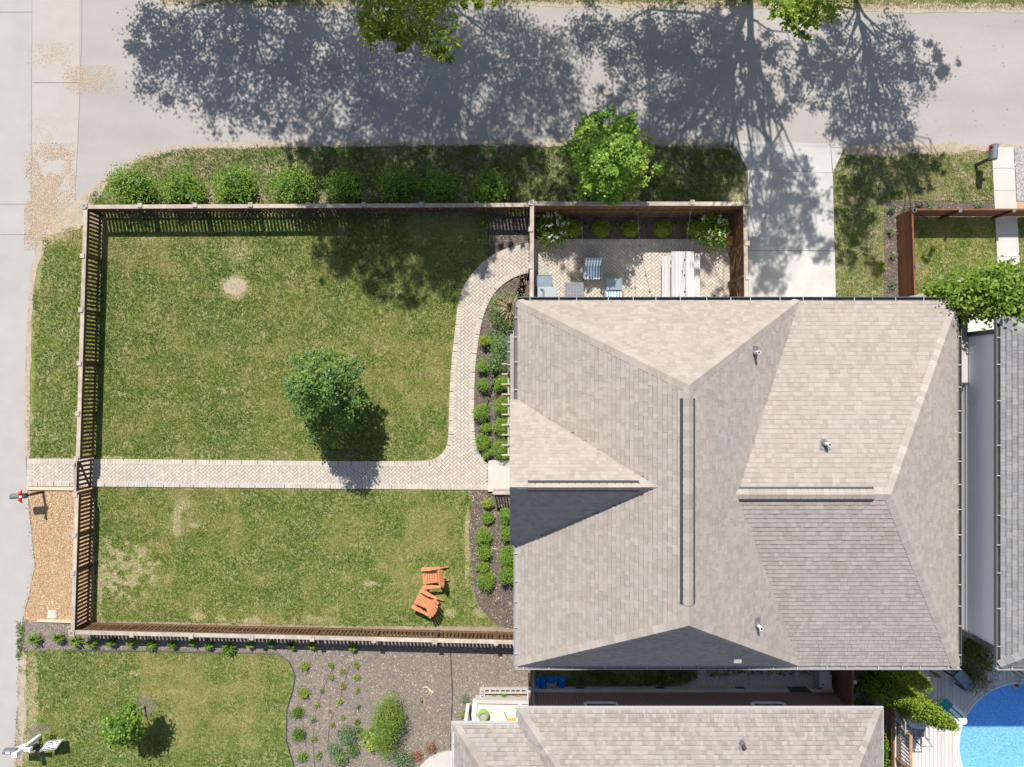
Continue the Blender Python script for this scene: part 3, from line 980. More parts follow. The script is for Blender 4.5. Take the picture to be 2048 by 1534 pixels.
def pipe_vent(root, p, n, h, m=M_white, r=0.05):
    p = Vector(p)
    k = put("vent_pipe", MB().tube([p, p + Vector((0, 0, h))], r, 10), m, root, smooth=False)
    put("pipe_bore", MB().tube([p + Vector((0, 0, h)), p + Vector((0, 0, h + .004))], r * .72, 10), M_dark, k)
    n = Vector(n); u = Vector((1, 0, 0)); u = (u - n * u.dot(n)).normalized(); v = n.cross(u)
    if v.z < 0: v = -v; u = -u
    mb = MB()
    q = [(-.16, .2), (.16, .2), (.11, -.06), (.06, -.13), (-.06, -.13), (-.11, -.06)]
    mb.add([p + u * a + v * b + n * .024 for a, b in q], [tuple(range(6))])
    if pnorm(mb.v[0], mb.v[1], mb.v[2]).dot((Vector(mb.v[1]) - Vector(mb.v[0])).cross(Vector(mb.v[2]) - Vector(mb.v[0]))) < 0: mb.f = [f[::-1] for f in mb.f]
    mb.lathe([(r * 1.9, -.06), (r * 1.7, .09), (r * 1.2, .14)], p, 10)
    put("flashing", mb, M_lead, k)
    return k


# ---------------- main house
EZ, RZ, R2Z, GZ = 5.8, 9.6, 8.1, 9.0
xl = g(1036, 0, EZ)[0]; xm = g(1598, 0, EZ)[0]; xr = g(1915, 0, EZ)[0]
yt = g(0, 602, EZ)[1]; yb = g(0, 1331, EZ)[1]
xrd = (xl + xm) / 2
y1 = g(0, 771, RZ)[1]; y2 = g(0, 1250, RZ)[1]
house = thing("house", "two-storey house with a large taupe shingle hip roof", "house", (xrd, (yt + yb) / 2, 0))
A, B, Cc, D = Vector((xl, yt, EZ)), Vector((xm, yt, EZ)), Vector((xm, yb, EZ)), Vector((xl, yb, EZ))
T1, T2 = Vector((xrd, y1, RZ)), Vector((xrd, y2, RZ))
yr2 = (yt + yb) / 2 + 0.02
xe2 = g(1781, 0, R2Z)[0]
slope_m = (RZ - EZ) / (xrd - xl)
xs2 = xrd + (RZ - R2Z) / slope_m
E1, E2 = Vector((xs2 - .02, yr2, R2Z)), Vector((xe2, yr2, R2Z))
RB, RC = Vector((xr, yt, EZ)), Vector((xr, yb, EZ))
yg = g(0, 974, GZ)[1]; gw = 2.21
xg0 = g(1019.5, 0, 7)[0]
slope_g = (GZ - EZ) / gw
xgi = xl + (GZ - EZ) / slope_m
Gf, Gi = Vector((xg0, yg, GZ)), Vector((xgi + .02, yg, GZ))


def z_main(x, y):
    return min(EZ + (x - xl) * slope_m, EZ + (xm - x) * slope_m, EZ + (yt - y) * (RZ - EZ) / (yt - y1), EZ + (y - yb) * (RZ - EZ) / (y2 - yb))


def z_right(x, y):
    return min(EZ + (yt - y) * (R2Z - EZ) / (yt - yr2), EZ + (y - yb) * (R2Z - EZ) / (yr2 - yb), EZ + (xr - x) * (R2Z - EZ) / (xr - xe2)) if x > xrd else -9


def z_gab(x, y):
    return GZ - abs(y - yg) * slope_g if xg0 <= x < xgi else -9


def z_roof(x, y):
    return max(z_main(x, y), z_right(x, y), z_gab(x, y))


def on_roof(px, py, zf=z_roof, z=8.0):
    for _ in range(12):
        x, y = g(px, py, z); z = zf(x, y)
    return Vector((x, y, z))


TM = roof_tones((0.350, 0.303, 0.262), 0.10, (.025, .015, .03), 10, 3)
roof = put("roof", MB().box((xrd, (yt + yb) / 2, EZ - .16), (xm - xl - .1, yt - yb - .1, .04)), M_stucco, house)
S = Shingler(roof, TM)
under_right = lambda c: c.x > xrd and z_right(c.x, c.y) > c.z + 0.03
under_gab = lambda c: z_gab(c.x, c.y) > c.z + 0.03
S.plane([A, B, T1])
S.plane([D, Cc, T2])
S.plane([A, D, T2, T1], skip=under_gab)
S.plane([B, Cc, T2, T1], skip=under_right)
low = lambda c: z_main(c.x, c.y) > c.z + 0.03
Br, Cr = Vector((xm - .02, yt, EZ)), Vector((xm - .02, yb, EZ))
S.plane([Cr, RC, E2, E1], single=True)
S.plane([Br, RB, E2, E1])
S.plane([RB, RC, E2])
ge1 = Vector((xg0, yg + gw, EZ)); ge2 = Vector((xg0, yg - gw, EZ))
ve1 = Vector((xl + .0, yg + gw, EZ)); ve2 = Vector((xl, yg - gw, EZ))
S.plane([ge1, ve1, Gi, Gf])
S.plane([ge2, ve2, Gi, Gf])
S.finish()
nT, nBt, nL, nR = pnorm(A, B, T1), pnorm(D, Cc, T2), pnorm(A, D, T2), pnorm(B, Cc, T1)
nr_t, nr_b, nr_r = pnorm(Br, RB, E2), pnorm(Cr, RC, E2), pnorm(RB, RC, E2)
caps(roof, A, T1, nT, nL, TM); caps(roof, B, T1, nT, nR, TM); caps(roof, D, T2, nBt, nL, TM); caps(roof, Cc, T2, nBt, nR, TM)
caps(roof, RB, E2, nr_t, nr_r, TM); caps(roof, RC, E2, nr_b, nr_r, TM)
caps(roof, T1, T2, nL, nR, TM); caps(roof, E2, E1, nr_t, nr_b, TM)
ng1, ng2 = pnorm(ge1, ve1, Gi), pnorm(ge2, ve2, Gi)
caps(roof, Gf, Gi, ng1, ng2, TM)


def ridge_vent(a, b, n1, n2, w):
    a = Vector(a); b = Vector(b); t = (b - a).normalized()
    s1 = Vector((n1.x, n1.y, 0)).normalized(); s2 = -s1
    s2 = Vector((n2.x, n2.y, 0)).normalized()
    def drop(n): return math.hypot(n.x, n.y) / n.z
    top = 0.055
    w0 = w; w = w + .055
    A = [a + s1 * w + Vector((0, 0, -w * drop(n1) + top)), a + Vector((0, 0, top + .0)), a + s2 * w + Vector((0, 0, -w * drop(n2) + top))]
    Bq = [p + (b - a) for p in A]
    lo = [A[0] - Vector((0, 0, .06)), A[2] - Vector((0, 0, .06))]; lob = [p + (b - a) for p in lo]
    mb = MB().add([A[0], A[2], *lo, Bq[0], Bq[2], *lob, A[1], Bq[1]], [(0, 4, 6, 2), (1, 3, 7, 5), (0, 2, 3, 1, 8), (4, 9, 5, 7, 6), (0, 8, 9, 4), (8, 1, 5, 9)])
    o = put("ridge_vent", mb, M_dark, house)
    caps(o, a + Vector((0, 0, top - .014)), b + Vector((0, 0, top - .014)), n1, n2, TM, w=w0 / n1.z * .98 if n1.z > .5 else w0, step=0.2, lift=0.016, name="vent_cap")


def at_y(py, z): return g(0, py, z)[1]
ridge_vent((xrd, at_y(797, RZ), RZ), (xrd, at_y(1210, RZ), RZ), nL, nR, 0.135)
ridge_vent((g(1056, 0, GZ)[0], yg, GZ), (g(1280, 0, GZ)[0], yg, GZ), ng1, ng2, 0.095)
ridge_vent((g(1455, 0, R2Z)[0], yr2, R2Z), (g(1748, 0, R2Z)[0], yr2, R2Z), nr_t, nr_b, 0.14)
# walls
ov = 0.42
wl = MB()
zt = EZ - .18
wl.prism([(xl + ov, yt - ov), (xr - ov, yt - ov), (xr - ov, yb + ov), (xl + ov, yb + ov)], 0, zt)
wl.prism([(xg0 + .3, yg + gw - .3), (xl + ov, yg + gw - .3), (xl + ov, yg - gw + .3), (xg0 + .3, yg - gw + .3)], 0, zt)
wall = put("wall", wl, M_stucco, house)
gt = MB().add([(xg0 + .3, yg + gw - .3, zt), (xg0 + .3, yg - gw + .3, zt), (xg0 + .3, yg, GZ - .35), (xl + 1.5, yg + gw - .3, zt), (xl + 1.5, yg - gw + .3, zt), (xl + 1.5, yg, GZ - .35)], [(0, 1, 2), (3, 5, 4), (0, 2, 5, 3), (1, 4, 5, 2)])
put("gable_wall", gt, M_stucco, house)
put("soffit", MB().prism([(xl + .02, yt - .02), (xr - .02, yt - .02), (xr - .02, yb + .02), (xl + .02, yb + .02)], EZ - .17, EZ - .145), M_stucco, house)
for zc in (1.6, 4.4):
    for fx in (0.15, 0.45):
        window(house, (xl + ov + (xr - xl) * fx, yb + ov, zc), 1.0, 1.3, (0, -1, 0))
    window(house, (xl + ov, yt - 1.8, zc), 1.0, 1.3, (-1, 0, 0)); window(house, (xl + ov, yb + 1.6, zc), 1.0, 1.3, (-1, 0, 0))
gd = put("garage_door", MB().bar((g(1500, 0)[0], yt - ov + .03, 1.05), (g(1668, 0)[0], yt - ov + .03, 1.05), .05, 2.1), M_white, house)
for i in range(4):
    put("door_panel", MB().bar((g(1504, 0)[0], yt - ov + .065, .27 + i * .52), (g(1664, 0)[0], yt - ov + .065, .27 + i * .52), .02, .44), M_white, gd)
fd = put("front_door", MB().bar((xg0 + .27, yg + .5, 1.5), (xg0 + .27, yg - .45, 1.5), .05, 2.05), M_fence, house)
put("handle", MB().box((xg0 + .22, yg - .33, 1.45), (.05, .04, .12)), M_dark, fd)
# gutters
gutter(house, (xl, yt, EZ), (xr + .12, yt, EZ), (0, 1, 0), M_gutter)
gutter(house, (xl, yt, EZ), (xl, yg + gw + .0, EZ), (-1, 0, 0), M_gutter)
gutter(house, (xl, yg - gw, EZ), (xl, yb, EZ), (-1, 0, 0), M_gutg)
gutter(house, (xr, yt, EZ), (xr, yb, EZ), (1, 0, 0), M_gutter)
gutter(house, (xl - .1, yb, EZ), (xr + .12, yb, EZ), (0, -1, 0), M_gutg)
# vents
for px, py, nn in ((1509, 706, nR), (1648, 887, nr_t), (1514, 1249, nR)):
    pipe_vent(house, on_roof(px, py), nn, 0.38)
p = on_roof(1473, 1315)
bv = put("box_vent", MB().box(p + Vector((0, -.02, .06)), (.22, .2, .12)), M_gutg, house)
put("vent_slot", MB().box(p + Vector((0, .085, .05)), (.18, .02, .08)), M_dark, bv)
# low porch roof and pergola on the street side
PZ = 3.0
px0, _ = g(1021, 0, PZ); pyt = g(0, 668, PZ)[1]; pyb = g(0, 842, PZ)[1]
pr = put("porch_roof", MB().box((px0 + .36, (pyt + pyb) / 2, PZ - .12), (.72, pyt - pyb, .12)), M_stucco, house)
SP = Shingler(pr, TM, singles=0)
SP.plane([(px0, pyb, PZ), (px0, pyt, PZ), (px0 + .72, pyt, PZ + .3), (px0 + .72, pyb, PZ + .3)])
SP.finish()
gutter(house, (px0, pyt, PZ), (px0, g(0, 742, PZ)[1], PZ), (-1, 0, 0), M_gutter, .11, spacing=.35)
gutter(house, (px0 - .1, pyt, PZ), (px0 + .5, pyt, PZ), (0, 1, 0), M_gutter, .1, spacing=.5)
perg = thing("pergola", "narrow wooden pergola along the front of the house", "pergola", (*g(1016, 820), 0))
zz = 2.55
bx = g(1017, 0, zz)[0]
yA, yB = g(0, 722, zz)[1], g(0, 915, zz)[1]
put("beam", MB().bar((bx, yA, zz), (bx, yB, zz), .06, .14), M_cap, perg)
for i in range(10):
    y = yA - .1 - (yA - yB - .2) * i / 9
    put("rafter", MB().bar((g(1003.5, 0, zz)[0], y, zz + .11), (bx + .6, y, zz + .11), .05, .11), M_cap, perg)
for i in range(3):
    y = yA - .3 - (yA - yB - .6) * i / 2
    put("post", MB().bar((bx + .02, y, 0), (bx + .02, y, zz - .07), .1, .1), M_cap, perg)
# stoop
st = thing("front_stoop", "pale concrete front stoop at the end of the walk", "stoop", (*g(1000, 952), 0))
put("slab", MB().prism(gp([(982, 921), (1040, 921), (1040, 983), (982, 983)], .3), 0, .3), M_whitecon, st)
put("step", MB().prism(gp([(976, 921), (982, 921), (982, 983), (976, 983)], .15), 0, .15), M_whitecon, st)
sr = thing("stoop_railing", "tan slatted railing on the lower side of the stoop", "railing", (*g(1000, 985), .3))
ya = g(0, 985, 1.1)[1]; x0 = g(985, 0, 1.1)[0]; x1 = g(1030, 0, 1.1)[0]
put("top_rail", MB().bar((x0, ya, 1.15), (x1, ya, 1.15), .13, .04), M_cap, sr)
put("bottom_rail", MB().bar((x0, ya, .42), (x1, ya, .42), .05, .06), M_cap, sr)
for i in range(8):
    x = x0 + .05 + (x1 - x0 - .1) * i / 7
    put("baluster", MB().bar((x, ya, .44), (x, ya, 1.14), .05, .05), M_cap, sr)


# ---------------- brick house at the bottom
BZ, BR = 2.7, 5.6
bx0 = g(1036, 0, BZ)[0]; bx1 = g(1762, 0, BZ)[0]; by = g(0, 1419, BZ)[1]
depth = 8.4
bh = thing("brick_house", "low brick house with a pale blotchy shingle roof", "house", ((bx0 + bx1) / 2, by - depth / 2, 0))
TB = roof_tones((0.305, 0.270, 0.241), 0.15, (.02, .01, .03), 10, 8)
broof = put("roof", MB().box(((bx0 + bx1) / 2, by - depth / 2, BZ - .16), (bx1 - bx0 - .1, depth - .1, .04)), M_white, bh)
SB = Shingler(broof, TB, raise_=.011)
run = 3.6
bz = (BR - BZ)
Pa, Pb = Vector((bx0, by, BZ)), Vector((bx1, by, BZ))
Pc, Pd = Vector((bx1, by - depth, BZ)), Vector((bx0, by - depth, BZ))
R1, R2 = Vector((bx0 + run, by - depth / 2, BR)), Vector((bx1 - run, by - depth / 2, BR))
SB.plane([Pa, Pb, R2, R1], single=True)
SB.plane([Pd, Pc, R2, R1]); SB.plane([Pb, Pc, R2]); SB.plane([Pa, Pd, R1])
# lower wing toward the street
wx0 = g(908, 0, BZ)[0]; wy = g(0, 1449, BZ)[1]
Wa, Wb = Vector((wx0, wy, BZ)), Vector((bx0 + 2.2, wy, BZ))
Wc, Wd = Vector((bx0 + 2.2, wy - 7.0, BZ)), Vector((wx0, wy - 7.0, BZ))
Q1, Q2 = Vector((wx0 + 3.0, wy - 3.5, BZ + 2.35)), Vector((bx0 + 2.2, wy - 3.5, BZ + 2.35))
zb_main = lambda c: min(BZ + (c.x - bx0) * bz / run, BZ + (by - c.y) * bz / (depth / 2)) > c.z + .03
zb_wing = lambda c: c.x < bx0 + 2.2 and min(BZ + (c.x - wx0) * 2.35 / 3.0, BZ + (wy - c.y) * 2.35 / 3.5) > c.z + .03
SB.plane([Wa, Wb, Q2, Q1], skip=zb_main); SB.plane([Wd, Wc, Q2, Q1]); SB.plane([Wa, Wd, Q1])
SB.finish()
nb1, nb2, nb3 = pnorm(Pa, Pb, R1), pnorm(Pb, Pc, R2), pnorm(Pa, Pd, R1)
caps(broof, Pa, R1, nb1, nb3, TB, w=.2); caps(broof, Pb, R2, nb1, nb2, TB, w=.2)
caps(broof, Wa, Q1, pnorm(Wa, Wb, Q1), pnorm(Wa, Wd, Q1), TB, w=.2)
caps(broof, R1, R2, nb1, pnorm(Pd, Pc, R1), TB, w=.2)
bw = MB()
wy0 = by - .42
bw.prism([(bx0 + .42, wy0), (bx1 - .42, wy0), (bx1 - .42, by - depth + .42), (bx0 + .42, by - depth + .42)], .3, BZ - .17)
bw.prism([(wx0 + .42, wy - 2.6), (bx0 + .42, wy - 2.6), (bx0 + .42, wy - 6.6), (wx0 + .42, wy - 6.6)], .3, BZ - .17)
bwall = put("wall", bw, M_brick, bh)
put("foundation", MB().prism([(bx0 + .36, wy0 + .12), (bx1 - .36, wy0 + .12), (bx1 - .36, by - depth + .3), (bx0 + .36, by - depth + .3)], 0, .3), M_concrete, bh)
put("foundation", MB().prism([(wx0 + .36, wy - 2.55), (bx0 + .36, wy - 2.55), (bx0 + .36, wy - 6.6), (wx0 + .36, wy - 6.6)], 0, .3), M_concrete, bh)
put("soffit", MB().prism([(bx0 + .02, by - .02), (bx1 - .02, by - .02), (bx1 - .02, by - depth), (bx0 + .02, by - depth)], BZ - .19, BZ - .17), M_white, bh)
for px in (1206, 1548):
    window(bh, (g(px, 0, 2.0)[0], wy0, 1.75), 1.15, .9, (0, 1, 0))
for px in (1160, 1320, 1480):
    put("crawl_vent", MB().box((g(px, 0, .2)[0], wy0 + .125, .2), (.34, .02, .14)), M_dark, bh)
gutter(bh, (bx0 - .1, by, BZ), (bx1 + .1, by, BZ), (0, 1, 0), M_gutw, .075)
gutter(bh, (bx0, by, BZ), (bx0, wy, BZ), (-1, 0, 0), M_gutw, .075, spacing=.3)
gutter(bh, (wx0 - .1, wy, BZ), (bx0, wy, BZ), (0, 1, 0), M_gutw, .075, spacing=.8)
gutter(bh, (wx0, wy, BZ), (wx0, wy - 6, BZ), (-1, 0, 0), M_gutw, .075, spacing=.9)
gutter(bh, (bx1, by, BZ), (bx1, by - 8, BZ), (1, 0, 0), M_gutw, .075, spacing=.9)
dx = g(1066, 0, .2)[0]
put("downspout", MB().bar((dx, wy0 + .06, .1), (dx, wy0 + .06, BZ - .2), .075, .1, up=(0, 1, 0)).bar((dx, wy0 + .06, .12), (dx - .0, wy0 + .35, .06), .1, .08), M_gutg, bh)
dx2 = bx1 - .48
put("downspout", MB().bar((dx2, wy0 + .06, .15), (dx2, wy0 + .06, BZ - .2), .075, .1, up=(0, 1, 0)).bar((dx2, wy0 + .06, .18), (dx2, wy0 + .4, .08), .1, .08), M_gutg, bh)
zb = lambda x, y: min(BZ + (by - y) * bz / (depth / 2), 99)
pv = on_roof(1484, 1487, zb, 3.5)
pipe_vent(bh, pv, nb1, .34, mat("copper_brown_pipe", (.17, .075, .055), .6), .055)

# ---------------- house at the right edge
NZ = 6.8
nx0 = g(2001, 0, NZ)[0]; nyt = g(0, 634, NZ)[1]; nyb = g(0, 1333, NZ)[1]
nh = thing("siding_house", "two-storey white siding house with a grey shingle roof", "house", (nx0 + 4, (nyt + nyb) / 2, 0))
TN = roof_tones((0.25, 0.242, 0.238), 0.13, (.01, .01, .02), 10, 5)
nw = 8.0
nroof = put("roof", MB().box((nx0 + nw / 2, (nyt + nyb) / 2, NZ - .16), (nw - .1, nyt - nyb - .1, .04)), M_gutter, nh)
SN = Shingler(nroof, TN)
Na, Nb = Vector((nx0, nyt, NZ)), Vector((nx0, nyb, NZ))
Nc, Nd = Vector((nx0 + nw, nyb, NZ)), Vector((nx0 + nw, nyt, NZ))
hz = 2.6
N1, N2 = Vector((nx0 + 4, nyt - 3.2, NZ + hz)), Vector((nx0 + 4, nyb + 3.2, NZ + hz))
SN.plane([Na, Nb, N2, N1], single=True); SN.plane([Nd, Nc, N2, N1]); SN.plane([Na, Nd, N1]); SN.plane([Nb, Nc, N2])
SN.finish()
caps(nroof, Na, N1, pnorm(Na, Nb, N1), pnorm(Na, Nd, N1), TN); caps(nroof, Nb, N2, pnorm(Na, Nb, N1), pnorm(Nb, Nc, N2), TN)
wx = nx0 + .05
nwl = put("wall", MB().prism([(wx + .03, nyt - .42), (nx0 + nw - .42, nyt - .42), (nx0 + nw - .42, nyb + .42), (wx + .03, nyb + .42)], 0, NZ - .2), M_siding, nh)
nbd = 30
for i in range(nbd):
    z0 = .15 + i * (NZ - .35) / nbd; z1 = .15 + (i + 1) * (NZ - .35) / nbd
    t = random.uniform(.97, 1.03)
    ya, yb_ = nyt - .43, nyb + .43
    put("siding_board", MB().add([(wx + .005, ya, z0), (wx + .005, yb_, z0), (wx + .025, yb_, z1 + .01), (wx + .025, ya, z1 + .01), (wx + .03, ya, z0), (wx + .03, yb_, z0)], [(0, 3, 2, 1), (0, 1, 5, 4)], (t, t, t)), M_siding, nwl)
for y in (nyt - .4, nyb + .4):
    put("corner_trim", MB().bar((wx + .02, y, 0), (wx + .02, y, NZ - .2), .14, .12, up=(1, 0, 0)), M_gutter, nh)
put("soffit", MB().prism([(nx0 + .02, nyt), (nx0 + nw, nyt), (nx0 + nw, nyb), (nx0 + .02, nyb)], NZ - .19, NZ - .165), M_gutter, nh)
put("fascia", MB().bar((nx0 + .012, nyt, NZ - .1), (nx0 + .012, nyb, NZ - .1), .03, .17), M_gutter, nh)
gutter(nh, (nx0, nyt, NZ), (nx0, nyb, NZ), (-1, 0, 0), M_gutter, .12, spacing=.95)
gutter(nh, (nx0 - .1, nyb, NZ), (nx0 + nw, nyb, NZ), (0, -1, 0), M_gutg, .1, spacing=.95)
sp = put("side_porch_roof", MB().prism([(wx - .34, g(0, 560, 5.2)[1]), (wx + .0, g(0, 560, 5.2)[1]), (wx + .0, g(0, 765, 5.2)[1]), (wx - .34, g(0, 765, 5.2)[1])], 4.95, 5.2), M_concrete, nh)
put("dark_end_block", MB().box((wx - .17, g(0, 768, 5.2)[1], 5.07), (.30, .07, .3)), M_dark, sp)  # dark block closing the lower end of the slab
for yy in (g(0, 575, 5.2)[1], g(0, 755, 5.2)[1]):
    put("post", MB().bar((wx - .28, yy, 0), (wx - .28, yy, 4.95), .1, .1), M_white, sp)


# ------------------------------------------------------------------ vegetation
def leaf_mesh(name, P, size, cols, up=0.6, aspect=0.55, rs=None, droop=None):
    """one pointed leaf (two triangles folded on the midrib) per point"""
    rs = rs or rng
    n = len(P)
    nr = rs.normal(size=(n, 3)); nr /= np.linalg.norm(nr, axis=1)[:, None]
    nr[:, 2] = np.abs(nr[:, 2]); nr = nr * (1 - up) + np.array([0, 0, 1.0]) * up
    nr /= np.linalg.norm(nr, axis=1)[:, None]
    a = rs.normal(size=(n, 3)) if droop is None else droop + rs.normal(size=(n, 3)) * 0.5
    a -= nr * np.sum(a * nr, axis=1)[:, None]; a /= np.linalg.norm(a, axis=1)[:, None]
    b = np.cross(nr, a)
    s = np.asarray(size).reshape(-1, 1) * np.ones((n, 1))
    V = np.empty((n, 4, 3))
    V[:, 0] = P - a * s * .5
    V[:, 1] = P + b * s * aspect * .5 + nr * s * 0.10
    V[:, 2] = P + a * s * .42
    V[:, 3] = P - b * s * aspect * .5 + nr * s * 0.10
    i = np.arange(n)[:, None] * 4
    T = np.concatenate([i + np.array([[0, 1, 2]]), i + np.array([[0, 2, 3]])], axis=1).reshape(-1, 3)
    return V.reshape(-1, 3), T, np.repeat(cols, 2, axis=0)


def clumps(blobs, n, per, rs, shell=0.55, spread=0.22, flatz=0.7):
    """leaf positions in clumps spread through ellipsoids (cx,cy,cz,rx,ry,rz)"""
    P = []; K = []
    vol = np.array([b[3] * b[4] * b[5] for b in blobs]) ** (2 / 3)
    nc = np.maximum(3, (n / per * vol / vol.sum())).astype(int)
    kid = 0
    for b, m in zip(blobs, nc):
        d = rs.normal(size=(m, 3)); d /= np.linalg.norm(d, axis=1)[:, None]
        r = (shell ** 3 + (1 - shell ** 3) * rs.random(m)) ** (1 / 3)
        c = np.array(b[:3]) + d * r[:, None] * np.array(b[3:6]) * rs.uniform(.82, 1.08, (m, 1))
        sp = spread * (b[3] * b[4] * b[5]) ** (1 / 3)
        q = rs.normal(size=(m, per, 3)) * sp * rs.uniform(.5, 1.2, (m, 1, 1)); q[:, :, 2] *= flatz
        P.append((c[:, None, :] + q).reshape(-1, 3)); K.append(np.repeat(np.arange(kid, kid + m), per)); kid += m
    P = np.concatenate(P); K = np.concatenate(K)
    ok = P[:, 2] > 0.03
    return P[ok], K[ok]


def palette(K, n, cols, rs, clump=0.18, leaf=0.15):
    cols = np.array(cols)
    nk = K.max() + 1
    base = cols[rs.integers(0, len(cols), nk)] * (1 + clump * rs.uniform(-1, 1, (nk, 1)))
    c = base[K]
    alt = cols[rs.integers(0, len(cols), n)]
    mix = rs.random((n, 1)) * .5
    c = c * (1 - mix) + alt * mix
    return np.clip(c * (1 + leaf * rs.uniform(-1, 1, (n, 1))), 0.004, 1)


def limb_path(a, b, wob, rs, n=5):
    a = np.array(a); b = np.array(b)
    pts = []
    for i in range(n + 1):
        t = i / n
        p = a + (b - a) * t
        if 0 < i < n: p = p + rs.normal(size=3) * wob
        p[2] += math.sin(t * math.pi) * 0.06 * np.linalg.norm(b - a)
        pts.append(tuple(p))
    return pts


def tree(name, label, base, fork_z, blobs, n, per, leaf, cols, tr=0.12, up=0.5, aspect=0.6, shell=.5, spread=.22, group=None, cat="tree", seed=1, lean=(0, 0), leaders=None, twigs=3, mleaf=None, limb=1.0):
    rs = np.random.default_rng(seed)
    t = thing(name, label, cat, (base[0], base[1], 0), group)
    mb = MB()
    if leaders is None:
        ztop = max(b[2] for b in blobs) * .8
        cxm = sum(b[0] for b in blobs) / len(blobs); cym = sum(b[1] for b in blobs) / len(blobs)
        leaders = [(base[0] * .6 + cxm * .4, base[1] * .6 + cym * .4, ztop)]
    lps = []
    for li, top in enumerate(leaders):
        off = (rs.normal(size=2) * .12) if len(leaders) > 1 else (0, 0)
        p0 = np.array((base[0] + off[0], base[1] + off[1], -.05)); p1 = np.array(top)
        pts = []
        for q in range(9):
            f = q / 8
            p = p0 + (p1 - p0) * f
            p[:2] = p0[:2] + (p1[:2] - p0[:2]) * f ** 1.5 + (rs.normal(size=2) * .03 * top[2] / 5 if 0 < q < 8 else 0)
            pts.append(tuple(p))
        mb.tube(pts, [tr * (1.3 if q == 0 else 1.0) * (1 - .82 * (q / 8) ** 1.2) for q in range(9)], 9)
        lps.append(pts)
    for b in blobs:
        lp0 = min(lps, key=lambda P_: min(math.dist(q[:2], b[:2]) for q in P_))
        zt_ = max(fork_z, min(b[2] * rs.uniform(.5, .72), lp0[-1][2]))
        st = min(lp0, key=lambda q: abs(q[2] - zt_))
        L = math.dist(st, b[:3])
        r0 = min(tr * .5, (.018 + L * .011) * limb)
        lp = limb_path(st, b[:3], .05 * L, rs, 5)
        mb.tube(lp, [r0, r0 * .85, r0 * .68, r0 * .5, r0 * .36, r0 * .22], 6)
        for q in range(twigs):
            d = rs.normal(size=3); d /= np.linalg.norm(d); d[2] = abs(d[2]) * .6
            e = np.array(b[:3]) + d * np.array(b[3:6]) * .8
            mb.tube(limb_path(lp[3 + q % 3], tuple(e), .05, rs, 3), [r0 * .34, r0 * .26, r0 * .18, r0 * .08], 5)
    put("trunk", mb, M_bark, t, smooth=True)
    P, K = clumps(blobs, n, per, rs, shell, spread)
    c = palette(K, len(P), cols, rs)
    V, T, cc = leaf_mesh("crown", P - np.array([base[0], base[1], 0]), leaf * rs.uniform(.7, 1.2, len(P)), c, up, aspect, rs)
    put("crown", mesh_np("crown", V, [(T, cc)]), mleaf or M_leaf, t)
    return t


G_MAPLE = [(.115, .215, .022), (.15, .265, .028), (.19, .30, .036), (.085, .165, .018), (.24, .33, .05)]
G_DEEP = [(.095, .175, .032), (.13, .225, .04), (.17, .26, .045), (.065, .13, .025), (.23, .29, .055)]
G_BRIGHT = [(.16, .25, .022), (.21, .30, .03), (.115, .19, .016), (.27, .34, .045)]
G_SHRUB = [(.085, .165, .014), (.12, .215, .018), (.16, .265, .024), (.06, .115, .012)]
G_BOX = [(.20, .28, .016), (.25, .32, .02), (.155, .22, .014), (.30, .35, .03)]
G_YEL = [(.28, .34, .035), (.22, .30, .035), (.36, .36, .05), (.14, .22, .025)]
G_SILVER = [(.15, .23, .12), (.19, .27, .15), (.10, .17, .07), (.23, .29, .15)]
G_BED = [(.15, .26, .03), (.20, .32, .036), (.25, .35, .05), (.10, .185, .022)]
G_ARB = [(.18, .28, .02), (.24, .34, .026), (.29, .37, .035), (.13, .21, .02)]


def shadow_blob(xs, ys, z, r, rz=None, ry=None):
    """crown blob whose shade falls on ground point (xs, ys of the photo plan)"""
    L = 1.0 / math.tan(SUN_EL) / math.sqrt(1 + SUN_DX ** 2)
    x, y = g(xs, ys)
    return (x - SUN_DX * L * z, y + L * z, z, r, ry or r, rz or r * .7)


